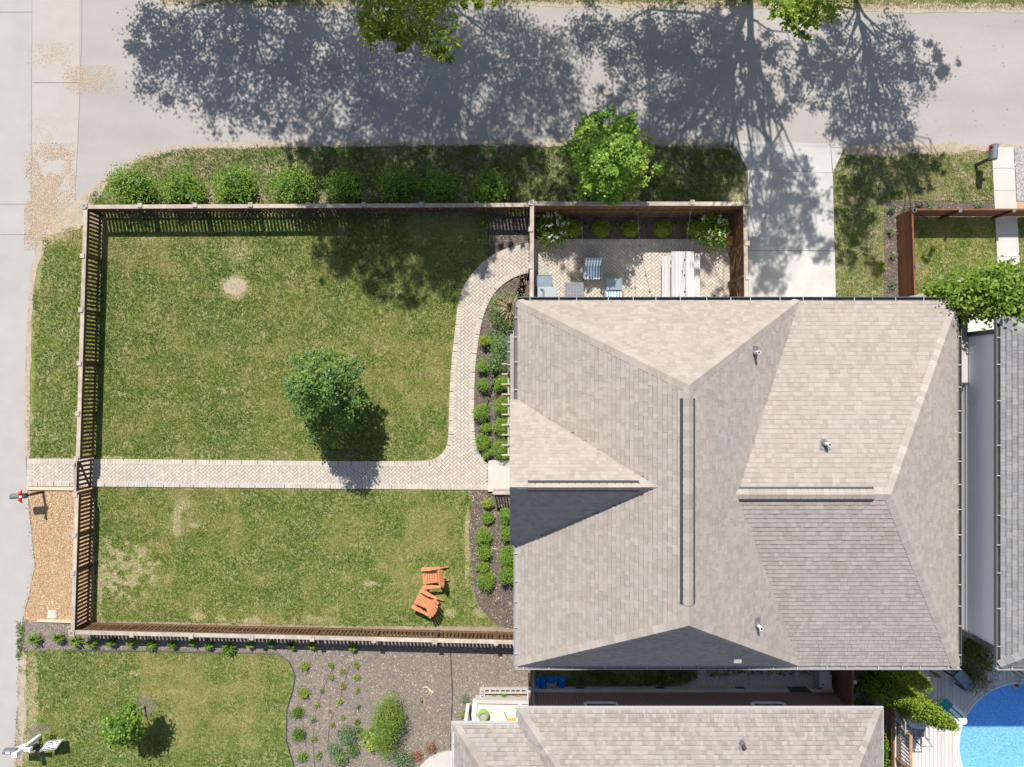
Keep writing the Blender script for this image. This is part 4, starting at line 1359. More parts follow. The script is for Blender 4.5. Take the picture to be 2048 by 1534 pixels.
# street trees across the side street
sb = shadow_blob
blobs1 = [sb(330, 70, 5.2, 1.5), sb(340, 140, 6.0, 1.5), sb(430, 60, 6, 1.6), sb(430, 160, 7, 1.7), sb(450, 215, 7.8, 1.0), sb(550, 70, 6.2, 1.8), sb(550, 170, 7.5, 1.8), sb(530, 235, 8.2, .9), sb(650, 90, 6.5, 1.7), sb(660, 190, 8.2, 1.6), sb(620, 265, 9.2, 1.1), sb(290, 100, 5.4, .9), sb(600, 20, 5.5, 1.3), sb(480, 15, 5.0, 1.2)]
tree("shade_tree", "tall shade tree across the side street, its shadow nearest the corner", g(470, -150), 2.6, blobs1, 23000, 40, .135, G_MAPLE, .15, shell=.25, spread=.175, group="shade trees across the side street", seed=11)
blobs2 = [sb(760, 60, 6, 1.7), sb(760, 170, 7.5, 1.7), sb(770, 260, 8.8, 1.4), sb(870, 60, 6.4, 1.6), sb(880, 160, 8, 1.8), sb(890, 260, 9.5, 1.6), sb(990, 90, 7, 1.6), sb(1000, 190, 8.6, 1.5), sb(1010, 280, 9.6, 1.3), sb(1100, 130, 7.5, 1.5), sb(1110, 215, 9, 1.3),
          sb(680, 310, 9.8, 1.2), sb(700, 370, 10.6, 1.2), sb(800, 350, 10.6, 1.5), sb(920, 350, 10.8, 1.5), sb(1040, 340, 10.4, 1.2), sb(760, 440, 11, 1.4), sb(870, 440, 11.3, 1.6), sb(960, 420, 11.0, 1.1), sb(690, 505, 11.4, 1.0), sb(770, 540, 11.4, 1.1), sb(870, 520, 11.2, 1.1), sb(650, 450, 11, .7), sb(820, 585, 11.6, .7), sb(660, 525, 11.2, .8), sb(905, 560, 11.4, .8), sb(945, 485, 11.2, 1.0), sb(730, 480, 11.2, 1.0), sb(640, 340, 10, .9), sb(590, 320, 9.6, .6), sb(860, 390, 10.9, 1.3), sb(1000, 400, 10.8, 1.0), sb(740, 330, 10.2, 1.2), sb(970, 310, 9.8, 1.2), sb(820, 490, 11.3, 1.2), sb(900, 470, 11.3, 1.2),
          (*[*g(775, 30, 7.8), 7.8], 1.0, .8, .8), (*[*g(850, 45, 7.4), 7.4], 1.1, .9, .8), (*[*g(885, 105, 7.0), 7.0], .42, .5, .4), (*[*g(755, 68, 7.2), 7.2], .4, .35, .35), (*[*g(820, 85, 7.2), 7.2], .5, .35, .4), (*[*g(960, 5, 7.6), 7.6], .5, .3, .3)]
tree("shade_tree", "tall shade tree with feathery leaves whose boughs overhang the side street", g(860, -160), 3.2, blobs2, 92000, 40, .15, G_BRIGHT, .15, limb=.6, twigs=1, aspect=.4, shell=.25, spread=.175, group="shade trees across the side street", seed=12, up=.35)
blobs3 = [sb(1330, 60, 5.6, 1.5), sb(1340, 160, 7, 1.5), sb(1260, 110, 6.2, 1.2), sb(1400, 110, 6.6, 1.3), sb(1420, 220, 8, 1.3), sb(1330, 250, 8.4, 1.2), sb(1230, 215, 7.8, 1.1), sb(1180, 60, 5.8, 1.0), sb(1440, 40, 5.6, 1.0), sb(1560, 190, 7.4, 1.0), sb(1620, 120, 6.4, 1.0),
          sb(1180, 330, 9.8, 1.2), sb(1260, 370, 10.2, 1.3), sb(1350, 350, 10.2, 1.3), sb(1430, 350, 10.4, 1.2), sb(1330, 430, 11, 1.2), sb(1420, 430, 11, 1.1), sb(1530, 330, 9.8, .9), sb(1560, 430, 10.6, 1.0), sb(1540, 520, 11.3, 1.0), sb(1620, 390, 10.2, .7), sb(1640, 500, 10.9, .6), sb(1100, 440, 10.8, 1.2), sb(1150, 520, 11.2, 1.0), sb(1230, 490, 11.2, .9), sb(1400, 540, 11.4, .6), sb(1450, 590, 11.8, .5), sb(1150, 400, 10.2, 1.0), sb(1300, 310, 9.4, 1.0), sb(1460, 310, 9.4, .8), sb(1390, 390, 10.6, 1.0), sb(1580, 360, 9.8, .9), sb(1520, 400, 10.4, .8), sb(1600, 470, 10.8, .8), sb(1540, 570, 11.6, .7), sb(1220, 330, 9.8, 1.0), sb(1420, 310, 9.4, .9), sb(1490, 200, 7.6, 1.0), sb(1470, 110, 6.2, 1.0), sb(1540, 90, 6.0, .8),
          (*[*g(1570, 12, 7.6), 7.6], .8, .6, .7), (*[*g(1630, 20, 7.4), 7.4], .75, .55, .7), (*[*g(1600, 58, 7.0), 7.0], .45, .25, .35)]
tree("shade_tree", "tall forked shade tree whose trunk shadows cross the asphalt", g(1472, -155), 3.4, blobs3, 62000, 40, .13, G_BRIGHT, .17, aspect=.55, shell=.3, spread=.175, group="shade trees across the side street", seed=13, leaders=[(*g(1375, -120), 10.6), (*g(1462, -118), 10.8)], limb=.85, twigs=1)
blobs4 = [sb(1690, 110, 5.6, 1.1), sb(1720, 190, 6.4, 1.3), sb(1780, 100, 5.4, 1.2), sb(1800, 180, 6.2, 1.3), sb(1860, 130, 5.6, .9), sb(1700, 265, 7.2, 1.0), sb(1790, 260, 7.2, 1.0), sb(1890, 135, 5.6, .5), sb(1740, 330, 8, 1.1), sb(1820, 340, 8.2, .9), sb(1720, 420, 8.8, .8), sb(1700, 500, 9.4, .7), sb(1880, 320, 8.2, .5), sb(1650, 180, 6.4, .9), sb(1740, 540, 9.6, .5), sb(1830, 440, 9.0, .6), sb(1770, 395, 8.6, .6), sb(1720, 360, 8.4, .9), sb(1790, 360, 8.4, .9), sb(1850, 350, 8.2, .7), sb(1700, 450, 9.2, .8), sb(1660, 60, 5.2, .8), sb(1850, 510, 9.4, .4)]
tree("shade_tree", "slender shade tree beyond the asphalt, its shadow nearest the grey mailbox", g(1690, -120), 2.6, blobs4, 19500, 36, .12, G_MAPLE, .12, shell=.2, spread=.175, group="shade trees across the side street", seed=14)

# verge maple
def B(px, py, z, rx, ry=None, rz=None):
    x, y = g(px, py, z); return (x, y, z, rx, ry or rx, rz or rx)


def lobes(px, py, z, R_, n, seed, r0=.3, r1=.5, zs=.5):
    """leafy lobes fanned around a crown centre"""
    q = random.Random(seed); out = []
    for i in range(n):
        a_ = 2 * math.pi * (i + q.uniform(-.35, .35)) / n
        rr = R_ * q.uniform(.72, 1.12)
        x, y = g(px, py, z)
        r_ = q.uniform(r0, r1)
        el = q.uniform(-1, 1)
        e = Vector((math.cos(a_), math.sin(a_)))
        out.append((x + e.x * rr, y + e.y * rr, z + el * zs - .25, r_, r_, r_ * .75))
    return out


tree("maple_tree", "bright green young maple on the verge by the patio fence", g(1196, 382), 1.5,
     [B(1225, 308, 4.2, .75, .7, .9), B(1215, 240, 4.0, .28, .42), B(1262, 245, 3.9, .22, .36), B(1222, 398, 3.0, .24), B(1318, 338, 2.7, .24), B(1150, 290, 3.2, .38)] + lobes(1225, 310, 3.7, 1.0, 11, 3, .34, .5) + lobes(1225, 310, 2.9, 1.35, 13, 4, .26, .42, .4) + lobes(1225, 308, 4.5, .5, 5, 5, .3, .42),
     10500, 26, .112, [tuple(q * 1.15 for q in c_) for c_ in G_MAPLE] + [(.32, .42, .07)], .08, aspect=.85, shell=.35, spread=.26, seed=21, up=.6)
tree("maple_tree", "rounded deep green maple standing in the front lawn", g(688, 748), 1.3,
     [B(652, 775, 3.2, .7, .7, .8), B(600, 722, 2.4, .32), B(720, 735, 2.4, .3), B(640, 862, 2.0, .4), B(690, 850, 2.0, .36), B(662, 880, 1.8, .28), B(612, 768, 5.1, .42, .42, .5), B(632, 785, 4.5, .55), B(600, 790, 4.6, .4), B(645, 745, 4.4, .42), B(615, 740, 4.5, .38)] + lobes(652, 778, 2.9, .95, 11, 13, .34, .5) + lobes(652, 782, 2.2, 1.2, 12, 14, .26, .42, .4) + lobes(652, 775, 3.5, .5, 5, 15, .3, .42),
     13500, 30, .095, G_DEEP + [(.20, .25, .07), (.09, .19, .06)], .075, aspect=.85, shell=.35, spread=.26, seed=22, up=.6)
tree("lawn_sapling", "small light green sapling in a mulch ring on the neighbour's lawn", g(290, 1413), .9,
     [B(245, 1448, 2.0, .55, .5, .6), B(225, 1460, 1.8, .4), B(265, 1430, 1.9, .38), B(235, 1475, 1.6, .38), B(268, 1465, 1.6, .35), B(262, 1488, 1.3, .25)],
     2600, 10, .11, G_MAPLE, .035, aspect=.8, shell=.35, spread=.24, seed=23, up=.55)
tree("garden_tree", "leafy tree with glossy leaves against the grey roof edge", g(1895, 600), 2.4,
     [B(1985, 580, 6.5, .9, .7, .7), B(1935, 590, 5.8, .8, .6, .6), B(2030, 590, 6.6, .9, .8, .7), B(1890, 580, 5.2, .5, .3, .4), B(2010, 545, 6.2, .4, .3, .3), B(1960, 610, 6.0, .7, .5, .4), B(2040, 620, 6.6, .6, .4, .4), B(2085, 590, 6.5, .8, .8, .7), B(1870, 590, 4.9, .3, .2, .3), B(1925, 615, 5.6, .5, .3, .3)],
     6500, 12, .17, G_BRIGHT + G_MAPLE, .1, aspect=.5, shell=.35, spread=.25, seed=24)


def core_ball(cx, cy, cz, rx, ry, rz, col, seed=0, nu=14, nv=8, rough=.08):
    r = np.random.default_rng(seed)
    V = []
    for j in range(nv + 1):
        th = math.pi * j / nv
        for i in range(nu):
            ph = 2 * math.pi * i / nu
            k = 1 + rough * r.uniform(-1, 1)
            V.append((cx + rx * k * math.sin(th) * math.cos(ph), cy + ry * k * math.sin(th) * math.sin(ph), cz + rz * k * math.cos(th)))
    F = []
    for j in range(nv):
        for i in range(nu):
            F.append((j * nu + i, (j + 1) * nu + i, (j + 1) * nu + (i + 1) % nu, j * nu + (i + 1) % nu))
    return np.array(V), np.array(F), np.tile(np.array(col), (len(F), 1))


_seed = [1000]


def shrub(name, label, px, py, rx, ry, h, n, leaf, cols, group=None, cat="shrub", core=.72, per=8, up=.45, aspect=.55, shell=.8, spread=.16, square=False, mleaf=None, flower=None, leafdroop=False, z0=0.0, stem=True, wob=.09):
    """rx, ry in photo pixels at the shrub's waist; h metres"""
    _seed[0] += 1
    rs = np.random.default_rng(_seed[0])
    zc = z0 + h * .55
    x, y = g(px, py, zc)
    s = (CAM_H - zc) / FPX
    rx *= s; ry *= s
    t = thing(name, label, cat, (x, y, z0), group)
    m = max(6, n // per)
    d = rs.normal(size=(m, 3)); d /= np.linalg.norm(d, axis=1)[:, None]
    if square: d = np.sign(d) * np.abs(d) ** .75; d /= np.max(np.abs(d), axis=1)[:, None] ** .5
    r = rs.uniform(shell, 1.0, m)[:, None] * (1 + wob * np.sin(3 * np.arctan2(d[:, 1:2], d[:, 0:1]) + _seed[0]) + wob * .7 * np.sin(5 * np.arctan2(d[:, 1:2], d[:, 0:1]) + 2.3 * _seed[0]) + wob * rs.normal(size=(m, 1)) * .6)
    c = d * r * np.array([rx, ry, h * .5]) * .93
    q = rs.normal(size=(m, per, 3)) * spread * min(rx, ry)
    P = (c[:, None, :] + q).reshape(-1, 3); P[:, 2] += h * .55
    K = np.repeat(np.arange(m), per)
    ok = P[:, 2] > .02; P = P[ok]; K = K[ok]
    col = palette(K, len(P), cols, rs)
    V, T, cc = leaf_mesh("foliage", P, leaf * rs.uniform(.7, 1.25, len(P)), col, up, aspect, rs)
    groups = [(T, cc)]
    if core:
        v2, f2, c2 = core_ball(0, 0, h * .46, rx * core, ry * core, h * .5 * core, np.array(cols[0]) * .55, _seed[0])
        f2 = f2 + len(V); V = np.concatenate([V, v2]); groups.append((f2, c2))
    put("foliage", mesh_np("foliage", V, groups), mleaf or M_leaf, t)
    if stem:
        mb = MB()
        for i in range(3):
            a = i * 2.1 + rs.random()
            mb.tube([(x + .03 * math.cos(a), y + .03 * math.sin(a), z0 - .01), (x + rx * .35 * math.cos(a), y + ry * .35 * math.sin(a), z0 + h * .45)], [.018, .008], 5)
        put("stem", mb, M_stem, t)
    if flower:
        cnt, fs, fc = flower
        for i in range(cnt):
            th = rs.uniform(0, 2 * math.pi); rr = math.sqrt(rs.random()) * .92
            p = np.array([rx * rr * math.cos(th), ry * rr * math.sin(th), h * (.55 + .5 * math.sqrt(max(0, 1 - rr * rr))) + .02])
            Pp = p + rs.normal(size=(9, 3)) * fs * .28
            cl = np.array(fc) * rs.uniform(.85, 1.1, (9, 1))
            V, T, cc = leaf_mesh("flower", Pp, fs * .5, cl, .5, .9, rs)
            put("flower", mesh_np("flower", V, [(T, cc)]), M_leaf, t)
    return t


def tuft(name, label, px, py, r, h, n, cols, group=None, cat="plant", width=.016, z0=0.0, flare=.8, skew=(0, 0)):
    """clump of arching blades"""
    _seed[0] += 1
    rs = np.random.default_rng(_seed[0])
    x, y = g(px, py, z0 + h * .4); s = CAM_H / FPX; r *= s
    t = thing(name, label, cat, (x, y, z0), group)
    V = []; T = []; Cc = []
    cols = np.array(cols)
    for i in range(n):
        a = rs.uniform(0, 2 * math.pi); L = r * rs.uniform(.55, 1.1); hh = h * rs.uniform(.6, 1.1)
        dx, dy = math.cos(a), math.sin(a); w = width * rs.uniform(.7, 1.3)
        p0 = np.array([dx * .1 * r, dy * .1 * r, 0]); p1 = np.array([dx * L * .5 * flare + skew[0] * r * .5, dy * L * .5 * flare + skew[1] * r * .5, hh]); p2 = np.array([dx * L + skew[0] * r, dy * L + skew[1] * r, hh * rs.uniform(.35, .75)])
        sd = np.array([-dy, dx, 0]) * w
        o = len(V)
        V += [p0 - sd * .6, p0 + sd * .6, p1 - sd, p1 + sd, p2]
        T += [(o, o + 1, o + 3), (o, o + 3, o + 2), (o + 2, o + 3, o + 4)]
        c = cols[rs.integers(len(cols))] * rs.uniform(.8, 1.2); Cc += [c, c, c]
    put("leaf_blades", mesh_np("leaf_blades", np.array(V), [(np.array(T), np.array(Cc))]), M_grass, t)
    put("root_crown", MB().lathe([(r * .16 + .01, 0), (r * .1 + .008, h * .2)], (x, y, z0), 7), M_stem, t)
    return t


# row of verge shrubs
vs = [(267, 372, 50, 44, "round glossy shrub in the verge row, nearest the street corner"), (367, 372, 43, 42, "round glossy verge shrub, second from the street corner"), (474, 372, 44, 40, "round glossy verge shrub, third from the street corner"),
      (588, 373, 45, 41, "round verge shrub, fourth from the corner, half in tree shade"), (689, 374, 46, 38, "shaded verge shrub, fifth from the street corner"), (793, 373, 50, 40, "widest shaded verge shrub, sixth from the street corner"),
      (880, 376, 36, 36, "smallest shaded verge shrub, seventh from the corner"), (980, 371, 40, 38, "shaded verge shrub at the maple end of the row")]
for px, py, rx, ry, lab in vs:
    shrub("round_shrub", lab, px + random.uniform(-3, 3), py + random.uniform(-3, 3), rx * random.uniform(.9, 1.06), ry * random.uniform(.88, 1.06), random.uniform(1.0, 1.3), 2100, .092, [tuple(q * 1.15 for q in c_) for c_ in G_SHRUB] + [(.24, .34, .035)], "shrubs in a row along the verge", per=8, shell=.66, spread=.15, core=.62, up=.6, wob=.15)
# patio planting
for px, lab in ((1146, "clipped boxwood ball half hidden by the white hydrangea"), (1202, "clipped boxwood ball in the patio bed, second from the curved walk"), (1261, "middle clipped boxwood ball of the five along the patio fence"), (1325, "clipped boxwood ball with a sunlit top in the patio bed"), (1388, "clipped boxwood ball beside the hydrangea nearest the driveway")):
    shrub("boxwood", lab, px, 457, 19.5, 18, .62, 2600, .03, G_BOX, "boxwood balls in the patio bed", per=6, shell=.95, spread=.05, core=.88, up=.5, wob=.03)
shrub("hydrangea", "white flowering hydrangea in the patio corner by the curved walk", 1106, 456, 34, 36, 1.1, 1500, .085, G_SHRUB + G_MAPLE[:2], cat="shrub", per=7, shell=.6, spread=.22, core=.55, flower=(26, .10, (.75, .76, .66)), aspect=.6)
shrub("hydrangea", "white flowering hydrangea by the patio gate", 1425, 462, 32, 40, 1.1, 1400, .085, G_MAPLE, cat="shrub", per=7, shell=.6, spread=.22, core=.5, flower=(18, .10, (.72, .74, .58)), aspect=.6)
for i, (px, py) in enumerate(((1168, 446), (1232, 450), (1292, 447), (1352, 445))):
    tuft("bed_seedling", ["leafy seedling between the hydrangea and the second boxwood", "small seedling between the second and middle boxwoods", "small seedling right of the middle boxwood", "small seedling left of the driveway-end boxwood"][i], px, py, 9, .16, 12, G_SHRUB, "seedlings in the patio bed", width=.02)
# front beds
fb = [("boxwood", 971, 681, 11, 10, .5, G_BOX, "small dark boxwood beside the curved walk, nearest the dried grass clump"), ("bed_shrub", 964, 732, 9, 13, .5, G_BED, "narrow green bush by the curved walk next to the pale shrub"),
      ("bed_shrub", 966, 770, 10, 12, .45, G_BED, "small bush by the curved walk between the narrow bush and the round pair"), ("bed_shrub", 963, 824, 14, 16, .55, G_BED, "round green bush beside the curved walk at mid bed"),
      ("bed_shrub", 972, 856, 9, 9, .4, G_BED, "tiny bush between two round bushes by the curved walk"), ("bed_shrub", 966, 884, 14, 15, .55, G_BED, "round green bush by the bend of the walk"), ("bed_shrub", 975, 906, 9, 9, .4, G_BED, "small bush closest to the stoop and the walk bend"),
      ("bed_shrub", 1004, 764, 15, 16, .75, G_BED, "bush under the pergola, farthest from the stoop"), ("bed_shrub", 1004, 812, 14, 19, .75, G_BED, "second bush under the pergola rafters"), ("bed_shrub", 1004, 852, 15, 18, .75, G_BED, "third bush under the pergola rafters"), ("bed_shrub", 1004, 897, 16, 20, .8, G_BED, "bush under the pergola, nearest the stoop"),
      ("bed_shrub", 975, 1007, 11, 8, .35, G_YEL, "low yellow-green plant just below the stoop railing"), ("bed_shrub", 976, 1036, 10, 10, .4, G_BED, "small round bush second below the stoop"), ("bed_shrub", 966, 1072, 14, 15, .6, G_BED, "round bush below the stoop in the outer row, third down"), ("bed_shrub", 968, 1104, 13, 15, .55, G_BED, "bush in the outer row touching the round one above it"),
      ("bed_shrub", 966, 1134, 11, 10, .5, G_BED, "small bush in the outer row above the lowest one"), ("bed_shrub", 972, 1160, 15, 17, .6, G_BED, "lowest round bush of the outer row, near the chairs"),
      ("bed_shrub", 1011, 1030, 10, 16, .75, G_BED, "bush tucked against the gable wall right of the stoop shadow"), ("bed_shrub", 1011, 1066, 10, 16, .75, G_BED, "bush against the gable wall, second below the stoop"), ("bed_shrub", 1016, 1111, 16, 19, .8, G_BED, "large bush beside the gutter below the gable"), ("bed_shrub", 1016, 1149, 16, 19, .8, G_BED, "large bush beside the gutter, lowest by the house")]
for nm, px, py, rx, ry, h, cl, lab in fb:
    shrub(nm, lab, px, py, rx, ry, h, int(700 + 22 * rx * ry / 4), .052, cl, "bushes in the front beds", per=7, shell=.72, spread=.2, core=.7, up=.6, wob=.15)
shrub("dried_grass_shrub", "large shrub with straw-coloured dead stems by the house corner", 1012, 622, 32, 40, 1.1, 3600, .075, G_SILVER[:3] + G_SHRUB + [(.36, .28, .15), (.42, .34, .2)], per=7, shell=.7, spread=.2, core=.78, aspect=.4)
dg = tuft("straw_grass", "spray of straw-coloured dead grass on the corner shrub", 1022, 618, 36, .9, 120, [(.44, .33, .2), (.36, .27, .15), (.5, .4, .26)], width=.014, z0=.35)
shrub("pale_shrub", "tall pale green shrub against the porch gutter", 1000, 690, 20, 26, 1.2, 1700, .07, G_SILVER + G_BED[:2], per=8, shell=.5, spread=.28, core=.5)
shrub("pale_shrub", "pale loose shrub at the top of the pergola", 997, 722, 19, 20, 1.0, 1200, .07, G_SILVER + G_BED[:2], per=8, shell=.5, spread=.28, core=.45)
shrub("pale_shrub", "small pale sprig of shrub above the dark boxwood", 983, 664, 8, 8, .8, 160, .06, G_SILVER, per=8, shell=.3, spread=.4, core=0)
shrub("pale_shrub", "low pale silvery plant between the walk bushes and pergola", 977, 733, 12, 11, .35, 380, .05, G_SILVER, per=8, shell=.3, spread=.4, core=0)
# big shrubs in the lower garden
for lab, px, py, rx, ry, h, cl, nm in (("weeping feathery bright green shrub in the garden bed", 776, 1440, 32, 46, 1.5, [(.20, .30, .05), (.26, .35, .07), (.15, .24, .035)], "weeping_shrub"),):
    shrub(nm, lab, px, py, rx, ry, h, 5600, .10, cl, per=22, shell=.6, spread=.2, core=.6, wob=.16, aspect=.16, up=.25, mleaf=M_needle)
shrub("weeping_shrub", "lower trailing lobe of feathery shrub beside the hosta", 768, 1482, 27, 34, .9, 2600, .085, [(.20, .30, .05), (.26, .35, .07), (.15, .24, .035)], per=22, shell=.55, spread=.2, core=.55, wob=.16, aspect=.16, up=.25, mleaf=M_needle)
# arborvitae
def conifer(label, base_px, tip_px, h, r, seed):
    rs = np.random.default_rng(seed)
    x, y = g(*base_px); tx, ty = g(*tip_px, h)
    t = thing("arborvitae", label, "tree", (x, y, 0), "arborvitae by the pool deck")
    put("trunk", MB().tube([(x, y, -.05), ((x + tx) / 2, (y + ty) / 2, h * .5), (tx, ty, h * .92)], [.09, .06, .02], 7), M_bark, t)
    n = 900; per = 9
    f = rs.random(n) ** .8
    a = rs.uniform(0, 2 * np.pi, n)
    prof = np.where(f < .25, .75 + f, (1 - (f - .25) / .75) ** .72)
    rr = r * prof * rs.uniform(.8, 1.05, n)
    c = np.stack([x + (tx - x) * f + rr * np.cos(a), y + (ty - y) * f + rr * np.sin(a), f * h], 1)
    q = rs.normal(size=(n, per, 3)) * np.array([.06, .06, .09])
    P = (c[:, None] + q).reshape(-1, 3) - np.array([x, y, 0]); K = np.repeat(np.arange(n), per)
    col = palette(K, len(P), G_ARB, rs)
    V, T, cc = leaf_mesh("crown", P, .075 * rs.uniform(.7, 1.3, len(P)), col, .2, .5, rs)
    mb = MB().tube([(0, 0, .05), ((tx - x) * .25, (ty - y) * .25, h * .25), ((tx - x) * .6, (ty - y) * .6, h * .6), ((tx - x) * .97, (ty - y) * .97, h * .97)], [r * .6, r * .8, r * .5, .02], 10)
    mb.f = [list(f)[:4] for f in mb.f if len(f) == 4]
    f2 = np.array(mb.f) + len(V); V = np.concatenate([V, np.array(mb.v)])
    put("crown", mesh_np("crown", V, [(T, cc), (f2, np.tile(np.array(G_ARB[3]) * .6, (len(f2), 1)))]), M_needle, t)


conifer("tallest arborvitae, its tip reaching toward the pool", (1782, 1385), (1908, 1452), 4.4, .62, 31)
conifer("second arborvitae close under the taupe roof edge", (1752, 1318), (1856, 1372), 3.8, .55, 32)
conifer("shaded arborvitae beside the dark side fence", (1742, 1362), (1835, 1410), 3.2, .6, 33)
shrub("willow_shrub", "wispy yellow-green shrub between the two houses", 1945, 1300, 34, 40, 2.4, 2600, .16, [(.13, .17, .02), (.19, .22, .03), (.09, .12, .015)], per=10, shell=.5, spread=.25, core=.5, aspect=.14, mleaf=M_needle)
shrub("willow_shrub", "wispy lower shrub over the black glass table", 1934, 1350, 28, 24, 2.4, 2200, .14, [(.13, .17, .02), (.19, .22, .03), (.09, .12, .015)], per=10, shell=.4, spread=.3, core=.3, aspect=.14, mleaf=M_needle)
tuft("yellow_plume", "pale yellow plume poking out under the roof edge", 1868, 1346, 9, .6, 30, [(.45, .45, .18), (.35, .38, .12)], width=.016, z0=1.2)
shrub("pool_side_shrub", "low green shrub in the gap by the stair railing", 1772, 1500, 12, 34, .9, 900, .08, G_BRIGHT, per=8, shell=.5, spread=.25)

# garden bed plants
gplants = [(610, 1333, 9, G_YEL, "bright yellow-green plant at the top corner of the garden bed"), (662, 1331, 6, G_BED, "sparse plant in the bed's first row, left of the yellow pair"), (711, 1331, 7, G_YEL, "yellow plant in the first row of the garden bed"), (685, 1343, 6, G_YEL, "small yellow plant just below the first row"),
           (664, 1355, 6, G_YEL, "small yellow plant by the drip line in the second row"), (714, 1355, 7, G_YEL, "yellow plant in the second row, right end"), (686, 1371, 7, [(.35, .28, .04), (.3, .2, .04)], "orange-tinged plant in the third row"), (645, 1381, 5, G_BED, "tiny green plant left of centre in the fourth row"),
           (715, 1381, 5, G_BED, "tiny plant at the right end of the fourth row"), (608, 1385, 11, G_YEL, "second yellow-green plant down the lawn edge of the bed"), (680, 1403, 6, G_YEL, "small yellow plant in the middle of the bed"), (635, 1410, 6, G_YEL, "small lime plant above the two dark green ones"),
           (716, 1415, 5, G_SHRUB, "tiny dark plant right of the bed's middle"), (594, 1424, 12, G_SHRUB, "dark green plant third down the lawn edge of the bed"), (658, 1422, 4, [(.3, .24, .1)], "withered seedling in the middle of the bed"), (685, 1435, 5, G_YEL, "tiny yellow plant above the silver mound"),
           (626, 1440, 6, G_SILVER, "small grey-green plant right of the dark lawn-edge one"), (714, 1444, 6, G_SHRUB, "small dark plant left of the feathery shrub"), (664, 1450, 6, G_YEL, "small lime plant above the silvery mound's edge"), (597, 1469, 13, G_SHRUB, "dark green plant fourth down the lawn edge of the bed"),
           (627, 1480, 7, G_BED, "loose green plant between the lawn edge and silver mound"), (694, 1470, 19, G_SILVER, "broad silvery mound left of the feathery shrub"), (668, 1499, 13, G_SILVER, "silvery green plant below the broad mound"), (707, 1500, 12, G_SHRUB + G_SILVER, "blue-green plant below the broad silver mound"),
           (604, 1515, 10, G_BED, "lowest green plant along the lawn edge of the bed"), (638, 1511, 7, G_BED, "small plant beside the lowest lawn-edge one"), (681, 1517, 15, G_BED + G_SILVER, "leafy green plant at the bottom of the bed"), (718, 1461, 7, G_SHRUB, "dark small plant against the bare dirt patch"), (744, 1458, 6, G_SHRUB, "dark little plant touching the feathery shrub"), (728, 1469, 9, G_BED, "green plant between silver mound and feathery shrub"),
           (842, 1400, 4, G_BED, "lone tiny seedling beside the dried root"), (928, 1428, 8, G_YEL, "yellow-green plant beside the white porch step"), (931, 1398, 8, G_SILVER, "wispy blue-green plant above the porch step"), (987, 1394, 5, G_YEL, "yellow plant in the block-edged planter"), (1008, 1393, 8, G_BED, "green plant in the middle of the block-edged planter"), (1036, 1393, 6, [(.45, .25, .07), (.4, .3, .1)], "orange plant at the wall end of the block-edged planter"),
           (807, 1521, 20, G_SILVER, "silvery mound at the bottom edge below the feathery shrub")]
for px, py, r, cl, lab in gplants:
    shrub("garden_plant", lab, px, py, r, r * .95, max(.16, r * .026), max(40, int(r * r * 3.2)), .06 if r > 8 else .05, cl, "young plants in the garden bed", cat="plant", per=6, shell=.35, spread=.3, core=.35 if r > 8 else 0, up=.5, stem=False)
for px, py, lab in ((863, 1496, "pink flowering plant nearest the curved porch walk"), (834, 1511, "pink flowering plant left of the other pink one")):
    shrub("pink_plant", lab, px, py, 12, 11, .3, 300, .05, [(.45, .14, .13), (.5, .2, .15), (.2, .24, .06), (.32, .16, .08)], "pink plants", cat="plant", per=6, shell=.5, spread=.25, core=.5, stem=False)
shrub("hosta", "broad-leaved green and yellow hosta under the feathery shrub", 748, 1482, 22, 20, .4, 90, .2, [(.2, .3, .08), (.28, .36, .1), (.5, .46, .06)], cat="plant", per=3, shell=.3, spread=.2, core=0, aspect=.65, up=.75, stem=False)
shrub("mailbox_plant", "yellow-green plant beside the white mailbox post", 94, 1476, 13, 13, .4, 260, .06, G_YEL, cat="plant", per=6, shell=.4, spread=.28, core=.4, stem=False)
# tufts along the lower fence
words = ["nearest the street", "second from the street", "third from the street", "fourth from the street", "fifth from the street", "sixth from the street", "seventh from the street", "eighth from the street", "ninth from the street", "tenth from the street", "eleventh from the street", "twelfth from the street", "thirteenth from the street", "fourteenth from the street", "fifteenth from the street", "nearest the garden bed"]
for i, (px, py, r) in enumerate(((75, 1277, 20), (123, 1274, 16), (157, 1279, 18), (190, 1282, 18), (228, 1281, 14), (266, 1282, 14), (306, 1286, 16), (349, 1286, 13), (391, 1281, 12), (421, 1288, 13), (462, 1293, 20), (503, 1286, 12), (547, 1284, 12), (587, 1288, 13), (627, 1288, 12), (709, 1292, 13))):
    tuft("lily_clump", "arching green lily clump below the picket fence, " + words[i], px, py, r, .4, 70, [G_BED, G_SHRUB, G_YEL + G_BED][i % 3], "lily clumps along the lower fence", width=.018, skew=(-.25, -.1))
# plants in the strip by the board fence
for i, (px, py, r, lab) in enumerate(((1782, 418, 8, "pale plant at the corner of the dark mulch strip"), (1862, 412, 9, "pale plant in the mulch above the board fence, nearer the corner"), (1960, 412, 9, "pale plant in the mulch above the board fence, by the concrete walk"), (1784, 461, 8, "upper silver plant beside the board fence side"), (1786, 510, 9, "middle silver plant beside the board fence side"), (1786, 566, 10, "lowest pale plant beside the board fence side"))):
    shrub("mulch_plant", lab, px, py, r, r, .3, 150, .06, G_SILVER + [(.35, .36, .2)], "pale plants in the mulch strip", cat="plant", per=6, shell=.3, spread=.3, core=.3, stem=False)
tuft("grass_tuft", "bright grass tuft at the mulch strip edge", 1763, 530, 13, .25, 80, G_BRIGHT, width=.012)


